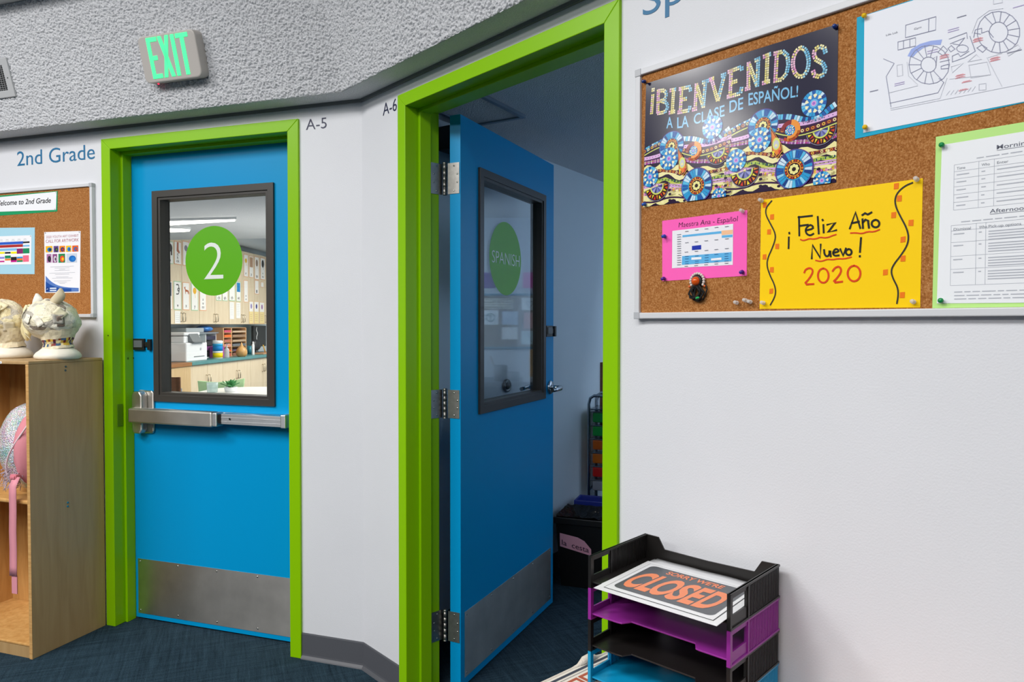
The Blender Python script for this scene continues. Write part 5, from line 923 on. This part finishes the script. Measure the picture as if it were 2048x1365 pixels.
for a in ((1.236,1.389,1.723,1.372,'white and yellow card with a lilac picture, leftmost of three',('disc','9C8AC0')),(1.419,1.596,1.725,1.372,'white and yellow card with a dark blue picture, middle of three',('tall','3C3E8C')),(1.627,1.811,1.721,1.372,'white and yellow card with a purple picture, rightmost of three',('disc','A070A8'))):
    s=Sheet([(a[0],a[3]),(a[1],a[3]),(a[1],a[2]),(a[0],a[2])],.2685,'E8C088',th=.001); s.lay(); s.rect(a[0]+.008,a[3]+.008,a[1]-.008,a[2]-.008,'F6F4F0'); s.lay(); s.rect(a[0]+.008,a[3]+.008,a[1]-.008,a[3]+.19,'F2DDA0'); s.disc(((a[0]+a[1])/2,a[2]-.08),.03,a[5][1],12,rz=.04); s.lay()
    for i in range(4): s.rect(a[0]+.03,a[3]+.05+.03*i,a[1]-.05,a[3]+.056+.03*i,'C9B080')
    s.done('flash_card',a[4],'flash card',FK,group='flash cards on the wall cabinets')
for x0,x1,zt,zb,lab in ((.58,.716,1.685,1.439,'plain white list taped below the th card'),(.79,.932,1.685,1.453,'plain white list taped below the wh card'),(-.919,-.788,1.528,1.372,'plain white paper taped below the w card')):
    s=Sheet([(x0,zb),(x1,zb),(x1,zt),(x0,zt)],.2685,'F0F0EE',th=.001); s.lay()
    for i in range(7): s.rect(x0+.02,zt-.03-.026*i,x1-.03,zt-.026-.026*i,'C8C8CA') if zt-.03-.026*i>zb+.01 else None
    s.done('taped_list',lab,'paper',FK)
# things on the counter
PW=mat('printer_white','E9EBEE',.4); GY=mat('printer_grey','6C7276',.45)
pr=T('printer','white office printer at the near end of the teal counter','printer',FK,(-.80,.26,.9))
P(pr,'body',MB().box(-1.04,-.515,.06,.5,.9,1.135),PW,bev=.015); P(pr,'scanner',MB().box(-1.02,-.62,.10,.5,1.135,1.215).box(-1.03,-.64,.09,.5,1.222,1.262),PW,bev=.012); P(pr,'control_panel',MB().prism([(.03,1.142),(.10,1.14),(.13,1.25),(.10,1.262)],-.93,-.70,ax='x'),GY,bev=.006); P(pr,'paper_slot',MB().box(-.86,-.60,.054,.062,.955,.963),GY); P(pr,'emblem',MB().lathe([(.018,0),(.018,.003)],(-.69,.06,1.05),(0,-1,0),n=12),mat('emblem_grey','B4B8BE',.4)); P(pr,'output_tray',MB().box(-.92,-.64,.02,.10,1.13,1.142),GY,bev=.004)
P(pr,'cable',MB().tube([(-.53,.42,1.10),(-.44,.42,1.12),(-.38,.42,1.06),(-.37,.42,.98),(-.42,.42,.93),(-.505,.44,.915)],.010,n=8),BLACK)
wt_=T('wipes_tub','round tub of wipes with blue and yellow label on the teal counter','tub',FK,(-.065,.14,.9)); P(wt_,'tub',MB().lathe([(0.0621,0),(0.0637,.01),(0.0637,.20),(0.0605,.207)],(-.065,.14,.9),n=24),PW); P(wt_,'lid',MB().lathe([(0.0653,.205),(0.0664,.212),(0.0653,.238),(0.0540,.243),(0,.244)],(-.065,.14,.9),n=24),PW)
b=MB(); b.lathe([(0.0642,.012),(0.0642,.075)],(-.065,.14,.9),n=24,col='F2D40A').lathe([(0.0642,.075),(0.0642,.10)],(-.065,.14,.9),n=24,col='F2F4F4').lathe([(0.0642,.10),(0.0642,.17)],(-.065,.14,.9),n=24,col='0E7FC4').lathe([(0.0642,.17),(0.0642,.20)],(-.065,.14,.9),n=24,col='2FA6E0'); P(wt_,'label',b,PAPER)
TM('supply_bottle','small dark blue bottle between the printer and the wipes tub','bottle',FK,MB().lathe([(0.0235,0),(0.0252,.005),(0.0252,.075),(0.0112,.09),(0.0112,.112),(0.0134,.113),(0.0134,.13),(0.0000,.131)],(-.29,.24,.9),n=16),mat('navy_bottle','2A3A6A',.3))
hs=T('sanitizer_bottle','clear hand sanitizer pump bottle in front of the gourd','bottle',FK,(.155,.12,.9)); P(hs,'bottle',MB().lathe([(.034,0),(.036,.006),(.036,.10),(.028,.125),(.012,.135),(.012,.15)],(.155,.12,.9),n=18),mat('clear_gel','D4DCE0',.08,alpha=.6)); P(hs,'pump',MB().lathe([(.014,.15),(.014,.163),(.005,.165),(.005,.185)],(.155,.12,.9),n=12).box(.145,.163,.085,.128,1.083,1.093),PW)
TM('gourd','dried orange-tan gourd with a pointed top on the counter','gourd',FK,MB().lathe([(0.0480,0),(0.0720,.025),(0.0792,.06),(0.0720,.10),(0.0480,.13),(0.0240,.155),(0.0144,.175),(0.0067,.2),(0.0000,.205)],(.44,.035,.9),n=24),mat('gourd_skin','CFA060',.4,var=(10,.25)))
so=T('paper_sorter','wooden paper sorter with two columns of shelves on the counter','paper sorter',FK,(.68,.42,.9)); SW=wood('sorter_wood','C79664','D9AC7C',(3,3,3))
for x in (.31,.56,1.045): P(so,'divider',MB().box(x-.012,x+.012,.235,.58,.9,1.31),SW)
P(so,'back',MB().box(.31,1.045,.575,.583,.9,1.31),SW)
for i in range(7): P(so,'shelf',MB().box(.322,.548,.235,.575,.9+.068*i,.907+.068*i),SW); P(so,'shelf',MB().box(.572,1.033,.235,.575,.9+.068*i,.907+.068*i),SW)
rr=random.Random(2); cA=['C05A4A','E8622A','D89080','B06A58','E8702A','C8506A']; cB=['8A5A48','5A4A6A','6A6E74','B89E84','9A7C64','C8AE94']; nA=['red','bright orange','salmon','rust','orange','rose']; nB=['brown','dark violet','grey','sand','tan','pale tan']; od=['bottom','second','third','fourth','fifth','top']
for i in range(6):
    TM('paper_stack','%s paper stack on the %s shelf of the narrow sorter column'%(nA[i],od[i]),'paper stack',FK,MB().box(.33,.54,.232,.56,.9072+.068*i,.9072+.068*i+rr.uniform(.018,.04)),mat('stack_'+cA[i],cA[i],.8),group='paper stacks in the sorter')
    TM('paper_stack','%s paper stack on the %s shelf of the wide sorter column'%(nB[i],od[i]),'paper stack',FK,MB().box(.585,1.02,.228,.56,.9072+.068*i,.9072+.068*i+rr.uniform(.018,.04)),mat('stack_'+cB[i],cB[i],.8),group='paper stacks in the sorter')
oz=T('file_tray','white file tray with dark slots beside the paper sorter','file tray',FK,(.13,.42,.9)); P(oz,'shell',MB().ring((-.02,.29,.9,1.245),(-.005,.275,.915,1.232),.33,.6).box(-.02,.29,.59,.6,.9,1.245),PW)
for i in range(4): P(oz,'drawer',MB().box(-.003,.273,.335,.58,.935+.072*i,.985+.072*i),mat('slot_'+('dark','plum','dark','navy')[i],('2E3036','7A3A7C','2A2C34','30344C')[i],.5))
TM('folder_pile','magenta pile of folders on the counter between the wipes tub and the sorter','folders',FK,MB().box(.07,.285,.215,.32,.9,1.05),mat('magenta_card','A8489C',.6))
sh=T('wall_shelf','dark grey wall shelf above the counter','shelf',FK,(-.12,.5,1.245)); P(sh,'board',MB().box(-.585,.34,.30,.62,1.236,1.252),mat('shelf_grey','868F96',.5)); P(sh,'bracket',MB().box(-.5,-.48,.45,.62,1.18,1.236),GY)
TM('laminator','long grey machine lying on the wall shelf','laminator',FK,MB().box(-.53,-.06,.33,.55,1.252,1.315),mat('machine_grey','A4ACB2',.4),bev=.01)
TM('plastic_bag','crumpled blue and white plastic bag on the wall shelf','bag',FK,MB().ball((.12,.42,1.301),1,n=18,sq=(.15,.1,.045),fn=lambda d:1+.12*noise.noise(d*5)),mat('blue_plastic','3E86D8',.3,var=(9,.5)))
TM('spray_bottle','white bottle with a black cap at the right of the paper sorter','bottle',FK,MB().lathe([(0.0200,0),(0.0210,.006),(0.0210,.15),(0.0100,.17),(0.0100,.2),(0.0000,.201)],(1.12,.16,.9),n=16),PW)
TM('teal_cup','teal plastic cup further along the counter','cup',FK,MB().lathe([(0.0300,0),(0.0375,.13),(0.0350,.13),(0.0280,.006),(0.0000,.006)],(1.27,.28,.9),n=18),mat('teal_plastic','2E7E92',.3))
fn=T('desk_fan','small dark round desk fan at the far end of the counter','fan',FK,(1.55,.3,.9)); P(fn,'guard',MB().lathe([(.02,0),(.05,.01),(.085,.03),(.09,.05),(.08,.075),(.03,.08),(0,.08)],(1.55,.33,1.03),(-.5,-.8,.2),n=24),mat('fan_black','2C2E32',.35)); P(fn,'foot',MB().lathe([(.09,0),(.09,.015),(.02,.03),(.02,.12)],(1.55,.33,.9),n=18),MATS['fan_black'])
for a,lab in ((.0,'leaning left'),(.5,'leaning right')): TM('pencil','yellow pencil %s in front of the desk fan'%lab,'pencil',FK,MB().tube([(1.50+a*.08,.12,.9),(1.40+a*.42,.12,1.04)],.008,n=6),mat('pencil_yellow','D8A828',.4))
TM('craft_tray','low tan tray of craft pieces at the far end of the counter','tray',FK,MB().box(1.2,1.75,.03,.22,.9,.922),mat('tray_tan','B98E6C',.6),bev=.004)
tw=T('computer_screen','black computer screen beside the fan','screen',FK,(1.95,.4,.9)); P(tw,'panel',MB().box(1.7,2.2,.40,.44,1.0,1.34),BLACK,bev=.004); P(tw,'stand',MB().box(1.88,2.02,.38,.52,.9,.912).box(1.93,1.97,.44,.47,.912,1.05),BLACK)
TM('power_lead','white curly lead hanging in front of the black screen','cable',FK,MB().tube([(1.80,.39,1.32),(1.77,.385,1.27),(1.82,.385,1.22),(1.78,.385,1.16),(1.80,.39,1.1),(1.8,.39,.905)],.006,n=6),PW)
# table, plant and chair nearer the door
tb=T('classroom_table','round-cornered white classroom table below the door pane','table',W,(-2.25,6.6,0)); P(tb,'top',MB().prism([(-2.25+.62*math.cos(a)*(abs(math.cos(a))**-.4 if abs(math.cos(a))>.05 else 1),6.62+.40*math.sin(a)*(abs(math.sin(a))**-.4 if abs(math.sin(a))>.05 else 1)) for a in [2*math.pi*i/40 for i in range(40)]],.715,.745,ax='z'),mat('table_white','ECECE8',.3),bev=.004)
for x in (-2.6,-1.9):
    for y in (6.42,6.82): P(tb,'leg',MB().tube([(x,y,0),(x,y,.715)],.02,n=10),SATIN)
pl=T('potted_plant','small leafy green plant in a white pot on the classroom table','plant',W,(-2.56,6.46,.745)); P(pl,'pot',MB().lathe([(.044,0),(.05,.006),(.058,.046),(.054,.046),(.05,.036),(0,.036)],(-2.56,6.46,.745),n=20),PW)
rr=random.Random(6)
for i in range(15):
    a=i*2.4; el=.55+.85*rr.random(); d=Vector((math.cos(a)*math.cos(el),math.sin(a)*math.cos(el),math.sin(el))); sd=d.cross(Vector((0,0,1))).normalized(); ln=rr.uniform(.08,.115); b=MB(); V=[]
    for k in range(6):
        u=k/5; c=Vector((-2.56,6.46,.785))+d*ln*u+Vector((0,0,-.018*u*u)); wdt=.022*math.sin(math.pi*min(1,.12+u*.88)); V+=[c-sd*wdt,c+Vector((0,0,-.008)),c+sd*wdt]
    b.add(V,[(3*k+j,3*k+j+1,3*k+j+4,3*k+j+3) for k in range(5) for j in range(2)],smooth=True); o=P(pl,'leaf',b,mat('leaf_green','3E8E4C',.4,var=(20,.3))); q=o.modifiers.new('thick','SOLIDIFY'); q.thickness=.0015
ch=T('classroom_chair','lime green plastic classroom chair left of the plant','chair',W,(-2.95,6.95,0)); LM=mat('lime_plastic','C2E8B0',.4)
P(ch,'backrest',MB().prism([(-3.10,.50),(-2.70,.50),(-2.66,.825),(-2.80,.795),(-2.95,.785),(-3.13,.80)],7.06,7.08),LM,bev=.006); P(ch,'seat',MB().box(-3.1,-2.7,7.08,7.46,.43,.45),LM,bev=.008)
for x in (-3.07,-2.73):
    for y in (7.09,7.43): P(ch,'leg',MB().tube([(x,y,0),(x,y,.45)],.012,n=8),SATIN)
    P(ch,'back_post',MB().tube([(x,7.09,.43),(x,7.07,.56)],.010,n=8),SATIN)
TM('water_glass','clear tumbler between the green chair and the plant','glass',W,MB().lathe([(.045,0),(.05,.09),(.047,.09),(.042,.004),(0,.004)],(-2.71,6.42,.745),n=16),mat('tumbler','CFE6E4',.05,alpha=.45))
wd_=T('wooden_chair','dark brown wooden chair at the lower left of the pane','chair',FK,(-2.6,-.4,0)); DW=wood('dark_wood','5A3420','74482C')
P(wd_,'seat',MB().box(-2.85,-2.40,-.6,-.2,.40,.43),DW,bev=.005)
P(wd_,'backrest',MB().box(-2.42,-2.40,-.6,-.2,.55,.82),DW,bev=.005)
for x in (-2.84,-2.42):
    for y in (-.59,-.23): P(wd_,'leg',MB().box(x,x+.03,y,y+.03,0,.40 if x<-2.6 else .82),DW)
mg=T('magazine_box','grey box of magazines standing beside the wooden chair','magazine box',FK,(-1.86,-.2,0)); P(mg,'box',MB().box(-1.95,-1.79,-.3,-.05,0,.6),mat('box_grey','6E7078',.6)); 
for i in range(5): P(mg,'magazine',MB().box(-1.94+.03*i,-1.922+.03*i,-.29,-.06,.5,.64+.01*(i%3)),mat('mag_%d'%(i%3),('B8BCC4','8E929C','D4D6DA')[i%3],.5))

# ================= dim classroom behind the open door =================
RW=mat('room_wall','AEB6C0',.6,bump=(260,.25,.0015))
S('ceiling_3',MB().box(-1.7,4.6,.125,3.55,2.236,2.3),POP,'popcorn ceiling of the dim Spanish classroom','ceiling',FB)
S('wall_far',MB().box(-1.7,4.6,3.4,3.5,0,2.3),RW,'far wall of the dim Spanish classroom','wall',FB)
S('wall_side',MB().box(4.4,4.5,.12,3.5,0,2.3),RW,'right wall of the dim Spanish classroom','wall',FB)
S('baseboard_partition',MB().box(.2,3.6,-.086,-.08,0,.105),RUB,'grey cove base along the partition','baseboard',FP)
h=T('ceiling_hatch','square ceiling hatch frame on the dark popcorn ceiling','ceiling hatch',FB@Matrix.Translation((.2755,.6145,0))@Matrix.Rotation(math.radians(17.5),4,'Z'),(-.3,-.3,2.226)); P(h,'frame',MB().box(-.28,0,-.018,0,2.222,2.2355).box(-.018,0,-.40,-.018,2.222,2.2355).box(-.28,-.262,-.40,-.018,2.222,2.2355).box(-.262,-.018,-.40,-.382,2.222,2.2355),mat('hatch_metal','8C99A8',.35,.6))
P(h,'panel',MB().box(-.262,-.018,-.382,-.018,2.229,2.2355),POP)
TM('wall_speaker','small dark box high on the partition behind the open door','speaker',FP,MB().box(.36,.50,-.15,-.081,2.10,2.20),BLACK,bev=.004)
db=T('door_bumper','round wall bumper behind the open door, seen through its pane','door bumper',FP,(.892,-.08,1.03)); P(db,'ring',MB().lathe([(.032,0),(.033,.008),(.026,.014),(.020,.008)],(.892,-.0805,1.061),(0,-1,0),n=24),mat('bumper_grey','6E7276',.3,.5)); P(db,'pad',MB().lathe([(.019,.004),(.017,.012),(0,.014)],(.892,-.0805,1.061),(0,-1,0),n=18),mat('bumper_rubber','3A3C40',.5))
TM('notice_board','dark brown board hung on the partition behind the drawer cart','board',FP,MB().box(1.93,2.35,-.096,-.0805,.70,1.13),DW)
# bins
d29=Vector((.234,.129,0)).normalized(); FBN=FB@Matrix.Translation((-.118,1.19,0))@Matrix.Rotation(math.atan2(d29.y,d29.x),4,'Z')
def bin_(name,lab,F,w,d,h,m,liner,z0=0):
    r=T(name,lab,'bin',F,(w/2,d/2,0)); tp=.025; b=MB()
    q=lambda i,z,g:[(i+g,i+g,z),(w-i-g,i+g,z),(w-i-g,d-i-g,z),(i+g,d-i-g,z)]
    V=q(tp,0,0)+q(0,h,0)+q(0,h,.006)+q(tp,.01,.006); F_=[(3,2,1,0)]
    for k in range(3):
        for j in range(4): F_.append((4*k+j,4*k+(j+1)%4,4*k+4+(j+1)%4,4*k+4+j))
    F_.append((12,13,14,15)); b.add(V,F_); P(r,'tub',b,m,bev=.004)
    P(r,'rim',MB().add(q(-.008,h-.03,0)+q(-.008,h+.003,0)+q(.006,h+.003,0)+q(.004,h-.03,0),[(4*k+j,4*k+(j+1)%4,(4*k+4)%16+(j+1)%4,(4*k+4)%16+j) for k in range(4) for j in range(4)]),m,bev=.003)
    return r
BIN=mat('bin_black','0D0D0E',.45); b1=bin_('waste_bin','black waste bin with a pink label reading la cesta beside the open door',FBN,.33,.26,.362,BIN,True)
n=16; V=[]; 
for i in range(n+1):
    for j in range(n+1):
        u,v=i/n,j/n; e=min(u,1-u,v,1-v); V.append((.002+.326*u,.002+.256*v,.372+.012*noise.noise(Vector((u*9,v*9,1)))-(.05*min(1,e*5))+(.03*noise.noise(Vector((u*7,v*5,4))))*min(1,e*6)))
P(b1,'bag',MB().add(V,[(i*(n+1)+j,(i+1)*(n+1)+j,(i+1)*(n+1)+j+1,i*(n+1)+j+1) for i in range(n) for j in range(n)],smooth=True),mat('bag_black','121214',.25,bump=(30,.6,.02)))
lb=MB(); y=-.004; lp=[(.025,.283),(.12,.268),(.155,.252),(.19,.212),(.19,.178),(.025,.212)]; lb.add([(a,-.0015+.025*(1-c/.362),c) for a,c in lp][::-1],[(0,1,2,3,4,5)][::1],col='E2A6BA')
text(lb,'la  cesta',.036,.222,.142,.027,0,col='241830',slope=-.2,off=.0); k0=len(lb.v)
lb.v=[(x,(-.0050+.025*(1-z/.362)) if i>=6 else yv-.002,z) for i,(x,yv,z) in enumerate(lb.v)]
o=P(b1,'name_label',lb,PAPER,label='pink paper label reading la cesta'); 
bin_('recycling_bin','dark blue recycling bin wedged behind the black waste bin',FBN@Matrix.Translation((.035,.292,0)),.29,.125,.385,mat('bin_blue','1C2F8C',.4),False)
# drawer cart
FC2=FB@Matrix.Translation((-.305,1.655,0))@Matrix.Rotation(math.atan2(d29.y,d29.x),4,'Z'); ct=T('drawer_cart','metal cart of green, orange and red plastic drawers behind the bins','drawer cart',FC2,(.17,.1,0)); CM=mat('cart_chrome','9AA2AA',.2,1)
for y in (0,.20):
    P(ct,'post',MB().tube([(0,y,.03),(0,y,.90),(.008,y,.935),(.03,y,.95),(.31,y,.95),(.332,y,.935),(.34,y,.90),(.34,y,.03)],.009,n=10),CM)
for x in (0,.34): P(ct,'side_rail',MB().tube([(x,0,.06),(x,.20,.06)],.007,n=8).tube([(x,0,.40),(x,.20,.40)],.007,n=8),CM)
for x in (0,.34):
    for y in (0,.20): P(ct,'caster',MB().lathe([(.02,-.008),(.022,0),(.02,.008)],(x,y,.022),(1,0,0),n=14),BLACK)
P(ct,'top_tray',MB().box(.01,.33,0,.20,.868,.874),CM)
for i,(cl_,nm) in enumerate((('12803A','green drawer'),('12903A','green drawer'),('B8560E','orange drawer'),('C0620C','orange drawer'),('C01818','red drawer'),('8A8E98','clear drawer'))):
    z=.868-.079*(i+1); dr=P(ct,'drawer',MB().box(.022,.318,-.004,.19,z+.006,z+.064),mat('drawer_'+cl_,cl_,.25,alpha=.9),bev=.008,label=nm); P(dr,'rim',MB().box(.012,.328,-.008,.192,z+.064,z+.071),CM,bev=.002)
# far wall, seen in the pane of the open door
bw=T('cork_board','grey pin board with drawings on the far wall, mirrored in the open door','cork board',FB,(.4,3.4,1.17)); P(bw,'panel',MB().box(-.5,1.2,3.388,3.399,1.18,1.60),mat('board_grey','8A7E74',.8)); P(bw,'frame',MB().ring((-.515,1.215,1.165,1.615),(-.5,1.2,1.18,1.6),3.38,3.4),mat('frame_teal','4E7C94',.5))
rr=random.Random(9)
for x0,x1,z0,z1,c,lab in ((.28,.53,1.49,1.575,'C8C4B8','wide cream strip of text on the far pin board'),(.08,.21,1.48,1.58,'D8DCDC','drawing with a heart on the far pin board'),(.40,.53,1.36,1.48,'D4D8DC','drawing with a round sign on the far pin board'),(.24,.37,1.36,1.47,'B8C4D4','pale blue sheet on the far pin board'),(.24,.37,1.24,1.34,'D8DADA','plain white sheet low on the far pin board'),(.06,.19,1.33,1.46,'D4A8A4','pale pink sheet on the far pin board'),(.10,.21,1.20,1.31,'C8D8DC','white sheet with a line drawing low on the far pin board'),(.62,.85,1.3,1.5,'C4B8C8','lilac sheet on the far pin board'),(-.2,-.02,1.25,1.5,'D8D8C0','cream sheet at the end of the far pin board')):
    s=Sheet([(x0,z0),(x1,z0),(x1,z1),(x0,z1)],3.3875,c,th=.001); s.lay()
    if 'strip' in lab: [s.rect(x0+.01,z0+.012+.02*i,x1-.02,z0+.018+.02*i,'8A8478') for i in range(4)]
    elif 'heart' in lab: s.stroke(smooth([((x0+x1)/2,z0+.02),((x0+x1)/2-.03,z0+.06),((x0+x1)/2-.012,z0+.075),((x0+x1)/2,z0+.058),((x0+x1)/2+.012,z0+.075),((x0+x1)/2+.03,z0+.06),((x0+x1)/2,z0+.02)]),.004,'5A5E66')
    elif 'round' in lab: s.disc(((x0+x1)/2,(z0+z1)/2),.038,'3E6A6E',20,r0=.03); s.stroke([((x0+x1)/2,z0+.025),((x0+x1)/2,z1-.025)],.008,'3E6A6E')
    elif 'line' in lab: s.stroke([(x0+.03,z0+.02),(x0+.06,z1-.02)],.004,'4A4E56')
    s.done('pinned_sheet',lab,'paper',FB,group='sheets on the far pin board')
for x0,x1,c,lab in ((.43,.56,'6A3C8C','purple cut-paper banner high on the far wall'),(.10,.20,'C05A9C','pink cut-paper banner high on the far wall'),(.75,.88,'3C8CA0','teal cut-paper banner high on the far wall')):
    s=Sheet([(x0,1.66),(x1,1.66),(x1,1.79),(x0,1.79)],3.398,c,th=.001); s.done('paper_banner',lab,'banner',FB)
dk=T('desk','teacher desk along the far wall of the dim classroom','desk',FB,(.4,3.1,0)); P(dk,'top',MB().box(-.6,1.3,2.85,3.39,.90,.93),mat('desk_top','5E6670',.5)); P(dk,'front_panel',MB().box(-.58,1.28,3.2,3.22,.1,.90),RW)
for x in (-.58,1.24): P(dk,'leg',MB().box(x,x+.04,2.87,3.37,0,.90),GY)
pc=T('pen_cup','dark cup with a brush standing on the far desk','cup',FB,(.36,3.0,.93)); P(pc,'cup',MB().lathe([(.05,0),(.05,.12),(.045,.12),(.045,.01)],(.36,3.0,.93),n=18),GY); P(pc,'brush',MB().tube([(.37,3.0,.95),(.44,3.0,1.12)],.006,n=6),DW)
TM('storage_jar','small grey jar beside the pen cup','jar',FB,MB().lathe([(.045,0),(.045,.07),(.04,.07),(.04,.01)],(.26,2.98,.93),n=18),mat('jar_grey','7E868E',.4))
TM('paper_pile','low pile of white paper on the far desk','paper pile',FB,MB().box(.0,.19,2.92,3.12,.93,.955),mat('pile_white','C9CED4',.7))
TM('wooden_box','tan wooden box upright at the end of the far desk','box',FB,MB().box(.09,.145,3.2,3.32,.93,1.16),SW)
